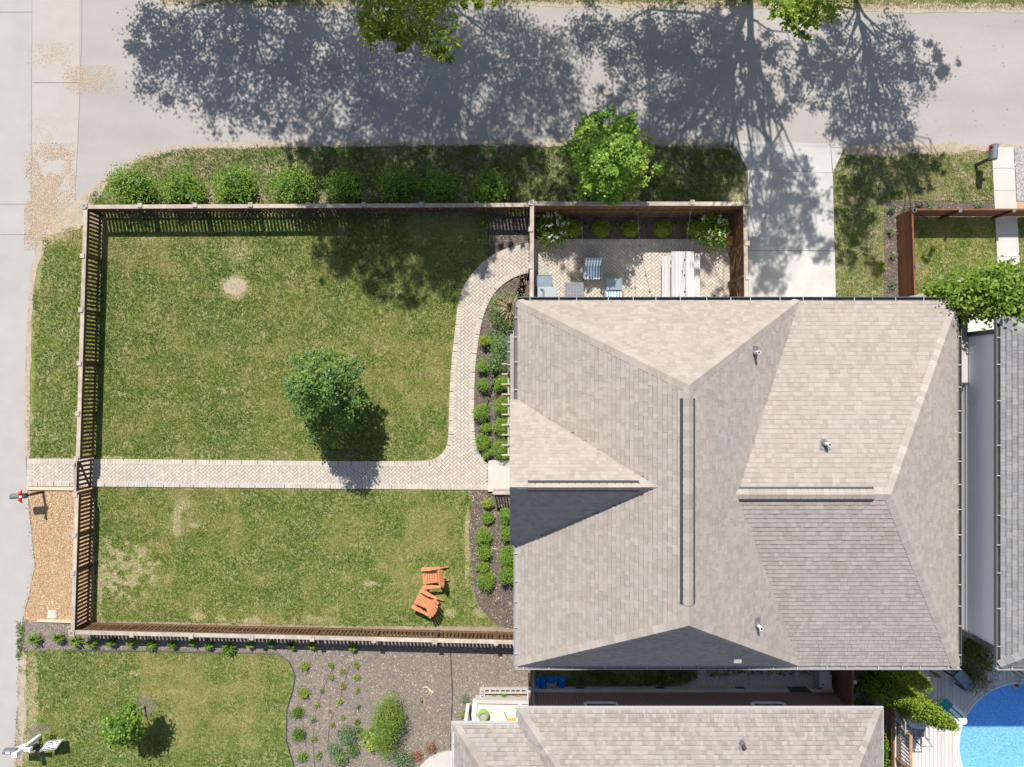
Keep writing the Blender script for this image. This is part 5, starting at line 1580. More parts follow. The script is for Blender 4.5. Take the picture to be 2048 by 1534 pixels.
# ------------------------------------------------------------------ grass
BARE = [(470, 573, 34, 27, .9), (470, 500, 45, 28, .35), (355, 1040, 9, 40, .7), (372, 1012, 20, 16, .45), (385, 1050, 14, 6, .8), (505, 1243, 22, 9, .9), (440, 1236, 14, 8, .6), (398, 1232, 18, 9, .7), (740, 1167, 16, 6, .8), (900, 1225, 14, 10, .8),
        (895, 1170, 18, 12, .4), (225, 915, 25, 5, .8), (200, 1170, 8, 70, .8), (660, 700, 60, 30, .25), (300, 480, 60, 12, .35), (270, 1345, 14, 8, .5), (65, 1400, 14, 110, .7), (60, 1490, 20, 50, .6), (600, 330, 30, 18, .5), (640, 400, 26, 20, .7), (735, 390, 14, 22, .7), (920, 385, 20, 26, .85), (830, 395, 12, 20, .6), (520, 400, 16, 20, .75),
        (420, 400, 14, 16, .75), (320, 400, 10, 16, .7), (1475, 400, 18, 26, .8), (1470, 300, 10, 14, .6), (1755, 305, 70, 9, .8), (1900, 302, 80, 9, .55), (1750, 360, 10, 14, .4), (185, 436, 26, 14, .9), (110, 470, 26, 20, .8), (76, 520, 12, 60, .8), (62, 700, 8, 200, .8), (850, 1200, 50, 30, .25), (640, 1240, 60, 8, .4), (330, 1250, 60, 8, .5), (935, 1090, 8, 80, .75), (960, 1225, 20, 12, .5), (1990, 350, 6, 60, .3), (300, 302, 40, 12, .5), (250, 330, 22, 16, .5), (205, 368, 18, 16, .6), (420, 292, 120, 6, .75), (650, 290, 150, 5, .7), (900, 287, 150, 5, .7), (1150, 288, 150, 5, .7), (1380, 286, 90, 5, .7), (170, 420, 14, 24, .9), (47, 1420, 9, 140, .8), (500, 340, 25, 14, .35), (350, 325, 40, 10, .35)]


def bare_field(X, Y):
    PX = X / CAM_H * FPX + CX; PY = CY - Y / CAM_H * FPX
    bare = np.zeros(len(X))
    wv = fbm(X, Y, .5, 3) - .5
    for bx_, by_, rx, ry, k_ in BARE:
        d = ((PX - bx_) / rx) ** 2 + ((PY - by_) / ry) ** 2
        bare = np.maximum(bare, k_ * np.clip(1.25 - d - wv * 1.6, 0, 1) * 1.3)
    d = ((PX - 250) / 75) ** 2 + ((PY - 1140) / 75) ** 2
    pz = np.clip((vnoise(X, Y, .16, 2) * .6 + vnoise(X, Y, .3, 5) * .4 - .5) * 5 + .5, 0, 1) * np.clip(1.5 - d * 1.2, 0, 1)
    return np.maximum(bare, pz * .95)


def lawn_blades(name, label, poly_px, density, dry=.45, bare_noise=.0, seed=1, length=.055, green=None, edge_wob=0.05, extra_bare=None):
    rs = np.random.default_rng(seed)
    poly = gp(poly_px)
    xs = [p[0] for p in poly]; ysx = [p[1] for p in poly]
    x0, x1, y0, y1_ = max(min(xs), -21.5), min(max(xs), 21.5), max(min(ysx), -16.2), min(max(ysx), 16.2)
    n = int((x1 - x0) * (y1_ - y0) * density)
    X = rs.uniform(x0, x1, n); Y = rs.uniform(y0, y1_, n)
    wob = edge_wob
    ok = inside(X + rs.normal(size=n) * wob, Y + rs.normal(size=n) * wob, poly)
    X, Y = X[ok], Y[ok]
    PX = X / CAM_H * FPX + CX; PY = CY - Y / CAM_H * FPX
    bare = bare_field(X, Y)
    f1 = fbm(X, Y, 2.6, 1); f2 = fbm(X, Y, .7, 4); f3 = fbm(X, Y, .22, 6, 2)
    if bare_noise:
        bare = np.maximum(bare, np.clip((f2 - (1 - bare_noise)) * 6, 0, 1))
    keep = rs.random(len(X)) > np.clip(bare, 0, .98)
    X, Y, f1, f2, f3, bare = X[keep], Y[keep], f1[keep], f2[keep], f3[keep], bare[keep]
    dryness = np.clip(dry + (f1 - .5) * 1.9 + (f2 - .5) * 1.5 + (f3 - .5) * .5 + bare * .3 + rs.normal(size=len(X)) * .07 + .09 * np.sin(Y * 2 * math.pi / 1.1 + .6 * np.sin(X * .4)), 0, 1)[:, None]
    gr = np.array(green if green else (.098, .180, .022)); dr = np.array((.39, .335, .140)); mid = np.array((.188, .243, .040))
    col = np.where(dryness < .5, gr + (mid - gr) * dryness * 2, mid + (dr - mid) * (dryness - .5) * 2)
    col = col * (1 + .10 * rs.uniform(-1, 1, (len(X), 1)))
    m = len(X)
    nb = 3
    V = np.empty((m, nb, 3, 3)); 
    a = rs.uniform(0, 2 * np.pi, (m, nb)); L = length * rs.uniform(.6, 1.35, (m, nb)); w = .010 * rs.uniform(.7, 1.4, (m, nb)); lean = rs.uniform(.25, 1.1, (m, nb))
    bx_ = X[:, None] + rs.normal(size=(m, nb)) * .022; by_ = Y[:, None] + rs.normal(size=(m, nb)) * .022
    ca, sa = np.cos(a), np.sin(a)
    V[:, :, 0] = np.stack([bx_ - sa * w, by_ + ca * w, np.full_like(a, .005)], -1)
    V[:, :, 1] = np.stack([bx_ + sa * w, by_ - ca * w, np.full_like(a, .005)], -1)
    V[:, :, 2] = np.stack([bx_ + ca * L * lean * .8, by_ + sa * L * lean * .8, L * (1.15 - lean * .55)], -1)
    T = np.arange(m * nb * 3).reshape(-1, 3)
    o = put(name, mesh_np(name, V.reshape(-1, 3), [(T, np.repeat(col, nb, axis=0))]), M_grass)
    return tag(o, label, "grass", kind="stuff")


D = 620
lawn_blades("grass", "mown grass of the front lawn north of the walk", YARD, D * 1.15, .36, 0.03, 1)
lawn_blades("grass", "patchy mown grass around the orange chairs south of the walk", YARD2, D * 1.15, .38, 0.05, 2)
lawn_blades("grass", "lush grass between the street and the picket fence", VERGE_L, D, .22, 0.02, 3)
lawn_blades("grass", "coarse grass around the round shrubs on the verge", VERGE_T, D * 1.05, .14, 0.16, 4, length=.075)
lawn_blades("grass", "grass between the driveway and the board fence", VERGE_R, D, .20, 0.05, 5)
lawn_blades("grass", "short grass inside the board fence", YARD_R, D, .36, 0.02, 6)
lawn_blades("grass", "grass sliver at the edge beyond the concrete walk", YARD_RR, D, .36, 0.02, 7)
lawn_blades("grass", "neighbour's lawn grass around the sapling", LAWN_B, D * 1.15, .30, 0.02, 8)
lawn_blades("grass", "ragged dry grass across the side street", VERGE_N, D * .7, .5, 0.2, 9, length=.08)
lawn_blades("ivy_grass", "deep green ground cover in the shade between the houses", [(1068, 1300), (1390, 1300), (1395, 1350), (1370, 1368), (1230, 1378), (1140, 1380), (1075, 1380)], 900, .1, 0, 10, length=.14, green=(.06, .16, .02))
lawn_blades("ivy_grass", "dark weeds along the foundation toward the side fence", [(1390, 1300), (1650, 1300), (1640, 1345), (1560, 1350), (1480, 1346), (1420, 1356)], 300, .2, .35, 11, length=.12, green=(.05, .13, .02))
lawn_blades("ivy_grass", "shaded ground cover at the foot of the arborvitae", [(1706, 1300), (1770, 1300), (1764, 1430), (1706, 1420)], 500, .1, 0, 13, length=.14, green=(.04, .11, .02))
lawn_blades("weeds", "weeds at the street edge of the lower bed", [(36, 1240), (50, 1250), (48, 1320), (34, 1320)], 700, .3, 0, 12, length=.09)


# ------------------------------------------------------------------ loose chips and gravel
def chips(name, label, poly_px, density, size, cols, m=None, seed=1, mask=None, z=.012, cat=None, thick=.012, soft=0.06):
    rs = np.random.default_rng(seed)
    poly = gp(poly_px); xs = [p[0] for p in poly]; ysx = [p[1] for p in poly]
    x0, x1, y0, y1_ = max(min(xs), -21), min(max(xs), 21), max(min(ysx), -15.5), min(max(ysx), 15.5)
    n = int((x1 - x0) * (y1_ - y0) * density)
    X = rs.uniform(x0, x1, n); Y = rs.uniform(y0, y1_, n)
    ok = inside(X + rs.normal(size=n) * soft, Y + rs.normal(size=n) * soft, poly)
    if mask is not None: ok &= mask(X, Y, rs)
    X, Y = X[ok], Y[ok]; m_ = len(X)
    a = rs.uniform(0, 2 * np.pi, m_); L = size * rs.uniform(.5, 1.6, m_); w = L * rs.uniform(.25, .7, m_)
    tilt = rs.normal(size=m_) * .25
    ca, sa = np.cos(a), np.sin(a)
    V = np.empty((m_, 4, 3))
    for i, (u_, v_) in enumerate(((-1, -1), (1, -.8), (1.1, .9), (-.9, 1))):
        V[:, i, 0] = X + ca * L * u_ * .5 - sa * w * v_ * .5
        V[:, i, 1] = Y + sa * L * u_ * .5 + ca * w * v_ * .5
        V[:, i, 2] = z + thick * rs.uniform(.3, 1.2, m_) + u_ * tilt * L * .4 + v_ * tilt * w * .3
    F = np.arange(m_ * 4).reshape(-1, 4)
    cols = np.array(cols); c = cols[rs.integers(0, len(cols), m_)] * rs.uniform(.75, 1.2, (m_, 1))
    o = put(name, mesh_np(name, V.reshape(-1, 3), [(F, c)]), m or M_tint)
    return tag(o, label, cat or "mulch", kind="stuff")


DK = [(.10, .08, .07), (.15, .12, .10), (.20, .16, .13), (.07, .06, .05), (.34, .27, .18)]
GM = [(.19, .16, .14), (.245, .205, .175), (.16, .135, .118), (.27, .225, .185), (.34, .28, .22), (.22, .19, .165), (.20, .17, .15), (.42, .35, .27)]
OC = [(.52, .35, .20), (.58, .41, .25), (.47, .30, .16), (.63, .48, .32), (.40, .25, .13), (.55, .37, .22)]
chips("mulch", "dark mulch chips in the corner by the curved walk", BED_TOP, 330, .045, DK, seed=1)
chips("mulch", "dark mulch chips between the walk and the house", BED_HOUSE, 300, .045, DK, seed=2)
chips("mulch", "dark mulch and fallen leaf bits below the stoop", BED_LOW, 330, .045, DK + [(.42, .33, .2)], seed=3)
chips("mulch", "dark soil crumbs along the patio fence", BED_PATIO, 260, .04, DK[:4], seed=4)
chips("mulch", "grey-brown mulch chips over the whole garden bed", GARDEN, 420, .045, GM, seed=5, soft=.03)
chips("mulch", "dark mulch chips beside the board fence", BED_R, 330, .045, DK + [(.3, .26, .22)], seed=6)
chips("wood_chips", "orange wood chips beside the picket fence", CHIPS, 1700, .034, OC, seed=7, thick=.02, soft=.1)
chips("gravel", "pale loose gravel beside the neighbour's walk", GRAVEL, 450, .035, [(.46, .44, .42), (.36, .34, .32), (.55, .53, .5), (.28, .25, .22)], seed=8, cat="gravel")
chips("gravel", "loose gravel in the shade between the houses", SIDE, 300, .035, [(.42, .42, .42), (.34, .34, .34), (.5, .5, .5)], seed=9, cat="gravel")
spill = lambda lo: (lambda X, Y, rs: rs.random(len(X)) < np.clip((fbm(X, Y, .8, 2) - lo) * 4.5, 0, 1))
TAN = [(.40, .32, .21), (.36, .29, .18), (.44, .35, .23), (.33, .27, .16), (.30, .27, .12)]
baremask = lambda X, Y, rs: rs.random(len(X)) < np.clip(bare_field(X, Y) * 1.0 - .25, 0, .72)
for nm_, pl_, sd_ in (("bare dry soil showing through the front lawn", YARD, 21), ("bare dry soil spots in the lower front lawn", YARD2, 22), ("bare dry soil between the verge shrubs", VERGE_T, 23), ("bare dry soil at the edges of the mailbox lawn", VERGE_R, 24), ("bare dry soil along the neighbour's lawn edge", LAWN_B, 25)):
    chips("dry_soil", nm_, pl_, 1500, .04, TAN, seed=sd_, mask=baremask, z=.008, thick=.006, cat="soil")
SPILL = [(.52, .38, .25), (.58, .43, .3), (.46, .31, .19), (.6, .47, .35)]
chips("wood_chips", "spilled wood chips along the gutter strip of the corner", [(85, 285), (148, 290), (152, 330), (140, 400), (140, 440), (110, 480), (62, 500), (50, 470), (48, 410), (60, 330)], 3200, .024, SPILL, seed=10, mask=spill(.26), z=.008, thick=.010, soft=.26)
chips("wood_chips", "thin drift of wood chips on the asphalt at the corner", [(125, 150), (160, 130), (235, 140), (262, 158), (230, 172), (165, 195), (150, 175)], 3600, .018, SPILL, seed=11, mask=spill(.34), z=.012, thick=.004, soft=.3)
chips("wood_chips", "faint wood chip drift beside the street joint", [(55, 85), (110, 85), (150, 110), (130, 125), (75, 110), (66, 140), (56, 130)], 2600, .018, SPILL, seed=12, mask=spill(.36), z=.008, thick=.004, soft=.28)
chips("wood_chips", "scattered wood chips between the joint and the big spill", [(55, 220), (66, 220), (72, 270), (130, 210), (140, 225), (100, 270), (80, 290), (55, 290)], 1000, .017, SPILL, seed=14, mask=spill(.36), z=.008, thick=.004, soft=.25)
chips("sand_drift", "thin pale sand line along the asphalt edge by the gravel", [(1850, 285), (1930, 262), (2000, 235), (2050, 222), (2050, 228), (2000, 244), (1935, 272), (1860, 292)], 300, .025, [(.52, .44, .36), (.48, .42, .36)], seed=13, mask=spill(.4), z=.012, thick=.004, soft=.07, cat="sand")


chips("fallen_leaves", "scattered fallen leaves and twigs on the side street", [(420, 20), (2040, 26), (2040, 286), (430, 286)], 1.3, .036, [(.22, .16, .09), (.16, .16, .06), (.28, .21, .12)], seed=31, z=.012, thick=.008, cat="leaves")
chips("fallen_leaves", "scattered leaf litter on the driveway slabs", [(1498, 292), (1660, 298), (1668, 590), (1500, 590)], 2, .035, [(.16, .10, .05), (.10, .12, .03), (.24, .17, .08)], seed=32, z=.037, thick=.006, cat="leaves")


# ------------------------------------------------------------------ garden hardware
def edging(name, label, pts_px, m, w, h, n_each=None, cat="edging"):
    P = densify([Vector(q) for q in gp(pts_px)], .4)
    mb = MB()
    mb.tube([(p.x, p.y, h) for p in P], w, 6)
    return tag(put(name, mb, m), label, cat)


edging("garden_edging", "thin dark edging curving between the lawn and garden bed", [(150, 1300), (330, 1302), (553, 1307), (579, 1323), (591, 1350), (586, 1380), (574, 1420), (573, 1480), (589, 1534), (592, 1600)], M_dark, .02, .03)
edging("drip_hose", "black drip hose crossing the garden bed", [(901, 1303), (903, 1340), (905, 1385), (904, 1420), (902, 1480), (901, 1540)], M_dark, .018, .025, cat="hose")
edging("drip_line", "thin drip line through the young plants", [(700, 1331), (686, 1371), (680, 1403), (660, 1440), (655, 1500)], M_dark, .009, .02, cat="hose")
edging("drip_line", "second thin drip line by the lawn-edge plants", [(665, 1338), (645, 1381), (632, 1420), (626, 1480), (630, 1534)], M_dark, .009, .02, cat="hose")
tag(put("timber_edge", MB().bar((*g(56, 976), .05), (*g(150, 977), .05), .12, .10), M_timber), "pale timber along the edge of the paver walk", "timber")
tag(put("timber_edge", MB().bar((*g(78, 1240), .05), (*g(148, 1242), .05), .09, .10), M_timber), "pale timber at the lower end of the wood chips", "timber")
vl = thing("valve_box", "square pale valve cover set in the wood chips", "cover", (*g(106, 1228), 0))
put("rim", MB().box((*g(106, 1228), .03), (.34, .32, .05)), M_timber, vl)
put("lid", MB().box((*g(106, 1228), .06), (.29, .27, .02)), M_whitecon, vl)
# dried root
tag(put("dried_root", MB().tube([(*g(846, 1374), .04), (*g(855, 1372), .09), (*g(861, 1382), .06), (*g(852, 1394), .03)], [.02, .035, .03, .012], 6).tube([(*g(857, 1376), .06), (*g(866, 1384), .05), (*g(862, 1390), .04)], [.03, .05, .02], 6), M_timber), "tan dried root lying on the garden mulch", "root")
# block planter edge
bp_ = thing("planter_edge", "pale hollow-block edge of the planter by the porch", "edging", (*g(1008, 1376), 0))
bm = MB().box((0, 0, .1), (.39, .035, .2)).box((0, -.15, .1), (.39, .03, .2))
for q in (-.18, 0, .18): bm.box((q, -.075, .1), (.03, .115, .198))
bme = bm.mesh("block"); bme.materials.append(M_whitecon)
for i in range(5):
    inst("block", bme, bp_, Matrix.Translation((*g(970 + i * 20.5, 1374.5), 0)))
inst("block", bme, bp_, Matrix.Translation((*g(961.5, 1387), 0)) @ Matrix.Rotation(math.pi / 2, 4, 'Z'))
# brick house porch
pc = thing("porch", "white painted porch and step at the brick house", "porch", (*g(990, 1425), 0))
put("floor", MB().prism(gp([(955, 1408), (1062, 1408), (1062, 1500), (938, 1500)], .35), 0, .35), mat("cream_porch_paint", (.68, .60, .52), .8, .04, 3), pc)
put("curb", MB().prism(gp([(950, 1400), (1060, 1402), (1060, 1409), (950, 1407)], .45), 0, .45), M_whitecon, pc)
put("curb", MB().prism(gp([(945, 1407), (955, 1407), (949, 1460), (940, 1460)], .45), 0, .45), M_white, pc)
for qx in (wx0 + .35, bx0 + .1):
    put("porch_post", MB().bar((qx, wy - .35, .35), (qx, wy - .35, BZ - .17), .12, .12), M_white, pc)
pt = thing("plant_pot", "empty green glazed pot on the white porch", "pot", (*g(967, 1424, .5), .35))
px_, py_ = g(967, 1424, .4)
put("pot", MB().lathe([(.11, .35), (.2, .55), (.22, .68), (.16, .80), (.13, .80), (.13, .70)], (px_, py_, 0), 20), M_pot, pt, smooth=False)
put("potting_soil", MB().lathe([(.128, .70), (.128, .712)], (px_, py_, 0), 20), M_gravel, pt)
br = thing("broom", "yellow bristled broom lying by the porch gutter", "broom", (*g(1018, 1440, .4), .35))
put("broom_head", MB().bar((*g(1014, 1441, .4), .4), (*g(1032, 1438, .4), .4), .12, .06), mat("straw_bristle", (.62, .38, .06), .8), br)
put("broom_handle", MB().tube([(*g(1014, 1438, .4), .4), (*g(1008, 1424, .4), .39)], .014, 6), M_fence, br)
cw = []
for i in range(14):
    a_ = math.radians(90 + i * 7.5); cw.append((908 + 82 * math.cos(a_), 1572 - 72 * math.sin(a_)))
cw += [(826, 1700), (908, 1700)]
tag(put("curved_walk", MB().prism(gp(cw), 0, .06), M_whitecon), "pale curved concrete walk at the brick house", "walk", kind="structure")
# blue tarp, black mat, AC box
tp = thing("tarp_pile", "crumpled blue tarp wrapped over a bag of stones", "tarp", (*g(1100, 1364), 0))
rs = np.random.default_rng(5)
def crumple(px, py, rx, ry, h, m, parent, nm):
    nx, ny = 14, 12
    x, y = g(px, py); rx *= CAM_H / FPX; ry *= CAM_H / FPX
    V = []; F = []
    for j in range(ny + 1):
        for i in range(nx + 1):
            u_, v_ = i / nx * 2 - 1, j / ny * 2 - 1
            e = max(0, 1 - max(abs(u_), abs(v_)) ** 4)
            V.append((x + u_ * rx * (1 + rs.normal() * .04), y + v_ * ry * (1 + rs.normal() * .04), .02 + h * e * rs.uniform(.45, 1.0)))
    for j in range(ny):
        for i in range(nx): F.append((j * (nx + 1) + i, j * (nx + 1) + i + 1, (j + 1) * (nx + 1) + i + 1, (j + 1) * (nx + 1) + i))
    put(nm, MB().add(V, F), m, parent)
crumple(1083, 1364, 11, 13, .35, M_tarp, tp, "tarp_fold")
crumple(1104, 1357, 14, 6, .25, M_tarp, tp, "tarp_fold")
crumple(1123, 1363, 7, 13, .3, M_tarp, tp, "tarp_fold")
crumple(1103, 1368, 12, 8, .3, mat("sack_cloth", (.38, .34, .3), .95, .2, 9), tp, "sack")
tag(put("black_mat", MB().prism(gp([(1574, 1374), (1610, 1373), (1626, 1385), (1582, 1386)], .31), .302, .32), M_dark), "black rubber mat on the brick house ledge", "mat")
ac = thing("utility_box", "grey metal utility box in the side yard by the fence", "box", (*g(1648, 1356), 0))
put("cabinet", MB().box((*g(1648, 1358, .5), .4), (.32, .55, .8)), M_gutg, ac)
put("lid", MB().box((*g(1648, 1358, .8), .82), (.36, .6, .04)), M_gutg, ac)
put("lock", MB().box((*g(1646, 1369, .84), .85), (.05, .05, .03)), M_dark, ac)


# ------------------------------------------------------------------ adirondack chairs
def adirondack():
    root = thing("adirondack_chair", "", "chair", (0, 0, 0), "orange garden chairs")
    # faces -X ; seat slopes back
    for i in range(6):
        x = -.40 + i * .088
        z = .40 - (x + .40) * .22
        put("seat_slat", MB().bar((x, -.27, z), (x, .27, z), .078, .022, (1.0 + .03 * (i % 2),) * 3), M_orange, root)
    for i in range(6):
        f = (i - 2.5) / 2.5
        y0, y1q = f * .21, f * .30
        L = .80 - .13 * f * f
        a = Vector((.06, y0, .27)); d = Vector((math.sin(math.radians(28)), 0, math.cos(math.radians(28))))
        b = a + d * L + Vector((0, y1q - y0, 0))
        put("back_slat", MB().bar(a, b, .022, .088, (.98 + .04 * (i % 2),) * 3, up=(0, 1, 0)), M_orange, root)
    for s in (-1, 1):
        put("armrest", MB().prism([(-.46, s * .28), (-.46, s * .40), (-.40, s * .43), (.22, s * .40), (.28, s * .37), (.28, s * .33), (.0, s * .30), (-.1, s * .275)], .565, .59), M_orange, root)
        put("front_leg", MB().bar((-.36, s * .30, 0), (-.36, s * .30, .565), .09, .03, up=(0, 1, 0)), M_orange, root)
        put("rear_leg", MB().bar((-.42, s * .255, .37), (.52, s * .255, .07), .03, .12), M_orange, root)
    put("back_brace", MB().bar((.21, -.40, .545), (.21, .40, .545), .07, .03), M_orange, root)
    return root


ch = adirondack()
ch["label"] = "upper orange slatted garden chair turned almost square to the house"
x, y = g(868, 1154, .5); ch.location = (x, y, .01); ch.rotation_euler = (0, 0, math.radians(4))
c2 = copy_tree(ch)
c2["label"] = "lower orange slatted garden chair angled toward the lower fence"
x, y = g(854, 1206, .5); c2.location = (x, y, .01); c2.rotation_euler = (0, 0, math.radians(-28))
for o in (ch, c2): o.scale = (1.0, .98, 1)


# ------------------------------------------------------------------ mailboxes
def mailbox_mesh(L, w, h, M):
    """arched box along local +x from 0 to L"""
    mb = MB(); prof = []
    prof += [(-w / 2, 0), (w / 2, 0), (w / 2, h * .55)]
    for i in range(1, 8):
        a_ = math.pi * i / 8; prof.append((w / 2 * math.cos(a_), h * .55 + h * .45 * math.sin(a_)))
    prof.append((-w / 2, h * .55))
    n = len(prof)
    vs = [M @ Vector((0, p[0], p[1])) for p in prof] + [M @ Vector((L, p[0], p[1])) for p in prof]
    fs = [tuple(range(n))[::-1], tuple(range(n, 2 * n))] + [(i, (i + 1) % n, n + (i + 1) % n, n + i) for i in range(n)]
    return mb.add(vs, fs)


def mailbox(label, base_px, ang, post_h, L, w, h, back, m_box, m_post, flag=True, post_w=.1):
    x, y = g(*base_px)
    t = thing("mailbox", label, "mailbox", (x, y, 0))
    put("post", MB().bar((x, y, 0), (x, y, post_h), post_w, post_w), m_post, t)
    d = Vector((math.cos(ang), math.sin(ang), 0))
    put("support_arm", MB().bar(Vector((x, y, post_h - .05)) - d * .1, Vector((x, y, post_h - .05)) + d * (L - back - .05), post_w * .8, .08), m_post, t)
    M = Matrix.Translation(Vector((x, y, post_h)) - d * back) @ Matrix.Rotation(ang, 4, 'Z')
    put("box", mailbox_mesh(L, w, h, M), m_box, t)
    M2 = M @ Matrix.Translation((L, 0, 0))
    put("door", mailbox_mesh(.015, w * 1.04, h * 1.04, M2), m_box, t)
    if flag:
        put("flag", MB().bar(M @ Vector((L * .62, w / 2 + .012, h * .45)), M @ Vector((L * .9, w / 2 + .012, h * .45)), .014, .07).bar(M @ Vector((L * .84, w / 2 + .013, h * .5)), M @ Vector((L * .84, w / 2 + .013, h * .95)), .015, .06, up=(1, 0, 0)), M_red, t)
    return t, M


mb1, Mm = mailbox("grey metal mailbox with a red flag on a dark post by the concrete walk", (1951, 331), math.radians(86), .92, .52, .24, .28, .08, M_boxmetal, M_dark, True)
put("foot_plate", MB().bar((*g(1951, 331), .80), (*g(1965, 330), .80), .1, .05), M_dark, mb1)
mb2, Mm = mailbox("dark mailbox with a red bow hanging over the street edge", (87, 983), math.radians(183), .95, .50, .19, .24, .02, M_boxmetal, M_fence, False, .09)
# red bow
for s in (-1, 1):
    P0 = Mm @ Vector((.06, 0, .27))
    pts = [P0, P0 + Vector((-.02, s * .12, .07)), P0 + Vector((.03, s * .2, .02)), P0 + Vector((.0, s * .08, -.02))]
    put("bow_loop", MB().tube(pts, [.03, .06, .05, .02], 7), M_red, mb2)
put("bow_knot", MB().box(Mm @ Vector((.06, 0, .29)), (.08, .08, .06)), M_white, mb2)
# white post mailbox
x, y = g(80, 1472)
mb3 = thing("mailbox", "dark mailbox on a white capped post with a cross arm by the lower lawn", "mailbox", (x, y, 0))
put("post", MB().bar((x, y, 0), (x, y, 1.42), .13, .13), M_white, mb3)
put("post_cap", MB().box((x, y, 1.44), (.19, .19, .05)).box((x, y, 1.48), (.12, .12, .05)), M_white, mb3)
put("cross_arm", MB().bar((x + .30, y, 1.02), (x - .42, y, 1.02), .10, .10), M_white, mb3)
put("arm_end", MB().box((x + .32, y, 1.02), (.05, .15, .15)), M_white, mb3)
put("brace", MB().bar((x, y, .55), (x - .3, y, .97), .08, .08), M_white, mb3)
M = Matrix.Translation((x - .10, y, 1.07)) @ Matrix.Rotation(math.radians(180), 4, 'Z')
put("box", mailbox_mesh(.46, .19, .22, M), M_boxmetal, mb3)
put("number_label", MB().box(M @ Vector((.26, 0, .222)), (.15, .07, .006)), M_white, mb3)
wb_ = thing("watering_can", "dark round pot standing at the foot of the white mailbox post", "pot", (*g(74, 1491), 0))
put("pot", MB().lathe([(.09, .02), (.12, .16), (.1, .24), (.08, .24), (.08, .2)], (*g(74, 1490), 0), 14), M_dark, wb_)
# yard sign
sx, sy = g(106, 1496)
ys_ = thing("yard_sign", "white yard sign with dark border and small red mark", "sign", (sx, sy, 0))
ca_, sa_ = math.cos(math.radians(8)), math.sin(math.radians(8))
tl_ = Vector((ca_, sa_, 0)); upv = Vector((0, -.35, .94)).normalized(); nrm = tl_.cross(upv)
if nrm.z < 0: nrm = -nrm
c0 = Vector((*g(103, 1490, .55), .55))
Msg = Matrix((tl_, upv, nrm)).transposed()
put("panel", MB().box(c0, (.62, .46, .02), M=Msg), M_white, ys_)
put("border", MB().box(c0 + nrm * .012 + upv * .2, (.58, .05, .004), M=Msg).box(c0 + nrm * .012 - upv * .2, (.58, .03, .004), M=Msg).box(c0 + nrm * .0122 + tl_ * .275, (.03, .42, .004), M=Msg).box(c0 + nrm * .0122 - tl_ * .275, (.03, .42, .004), M=Msg), mat("navy_print", (.03, .05, .10), .6), ys_)
put("red_mark", MB().box(c0 + nrm * .0125 + upv * .12 - tl_ * .02, (.12, .06, .004), M=Msg), M_red, ys_)
pr_ = MB()
for j in range(2):
    for i in range(6):
        if (i + j) % 5 == 4: continue
        pr_.box(c0 + nrm * .0125 - upv * (.02 + j * .1) + tl_ * (-.19 + i * .072), (.05 + .012 * ((i * 3 + j) % 3), .075, .004), M=Msg)
put("lettering", pr_, mat("grey_print", (.12, .14, .18), .6), ys_)
for s in (-1, 1):
    put("stake", MB().tube([c0 + tl_ * s * .2 - upv * .2, (c0.x + s * .2 * ca_, c0.y + .12, 0)], .012, 6), M_dark, ys_)


# ------------------------------------------------------------------ patio furniture
def patio_table(label, x0, y0, x1, y1q, h, m_top, tiles=None, cat="table", name="side_table"):
    a_ = g(x0, y0, h); b_ = g(x1, y1q, h); cx_, cy_ = (a_[0] + b_[0]) / 2, (a_[1] + b_[1]) / 2
    w, d = abs(b_[0] - a_[0]), abs(b_[1] - a_[1])
    t = thing(name, label, cat, (cx_, cy_, 0))
    put("table_top", MB().box((cx_, cy_, h - .015), (w, d, .03)), m_top, t)
    put("frame", MB().bar((cx_ - w / 2, cy_ - d / 2 - .012, h - .012), (cx_ + w / 2, cy_ - d / 2 - .012, h - .012), .022, .05).bar((cx_ - w / 2, cy_ + d / 2 + .012, h - .012), (cx_ + w / 2, cy_ + d / 2 + .012, h - .012), .022, .05).bar((cx_ - w / 2 - .012, cy_ - d / 2 - .02, h - .013), (cx_ - w / 2 - .012, cy_ + d / 2 + .02, h - .013), .022, .05).bar((cx_ + w / 2 + .012, cy_ - d / 2 - .02, h - .013), (cx_ + w / 2 + .012, cy_ + d / 2 + .02, h - .013), .022, .05), M_greymetal, t)
    for sx_ in (-1, 1):
        for sy_ in (-1, 1):
            put("leg", MB().bar((cx_ + sx_ * (w / 2 - .02), cy_ + sy_ * (d / 2 - .02), .046), (cx_ + sx_ * (w / 2 - .02), cy_ + sy_ * (d / 2 - .02), h - .03), .035, .035), M_greymetal, t)
    if tiles:
        nx, ny = tiles
        tm = []
        for tn in ((.17, .18, .21), (.21, .22, .25), (.14, .16, .22), (.24, .235, .24)):
            q = MB().box((0, 0, .004), (w / nx * .86, d / ny * .86, .012), col=tn).mesh("tile"); q.materials.append(M_paver); tm.append(q)
        for i in range(nx):
            for j in range(ny):
                inst("tile", tm[(i * 5 + j * 3 + i * j) % 4], t, Matrix.Translation((cx_ - w / 2 + (i + .5) * w / nx, cy_ - d / 2 + (j + .5) * d / ny, h)))
    return t


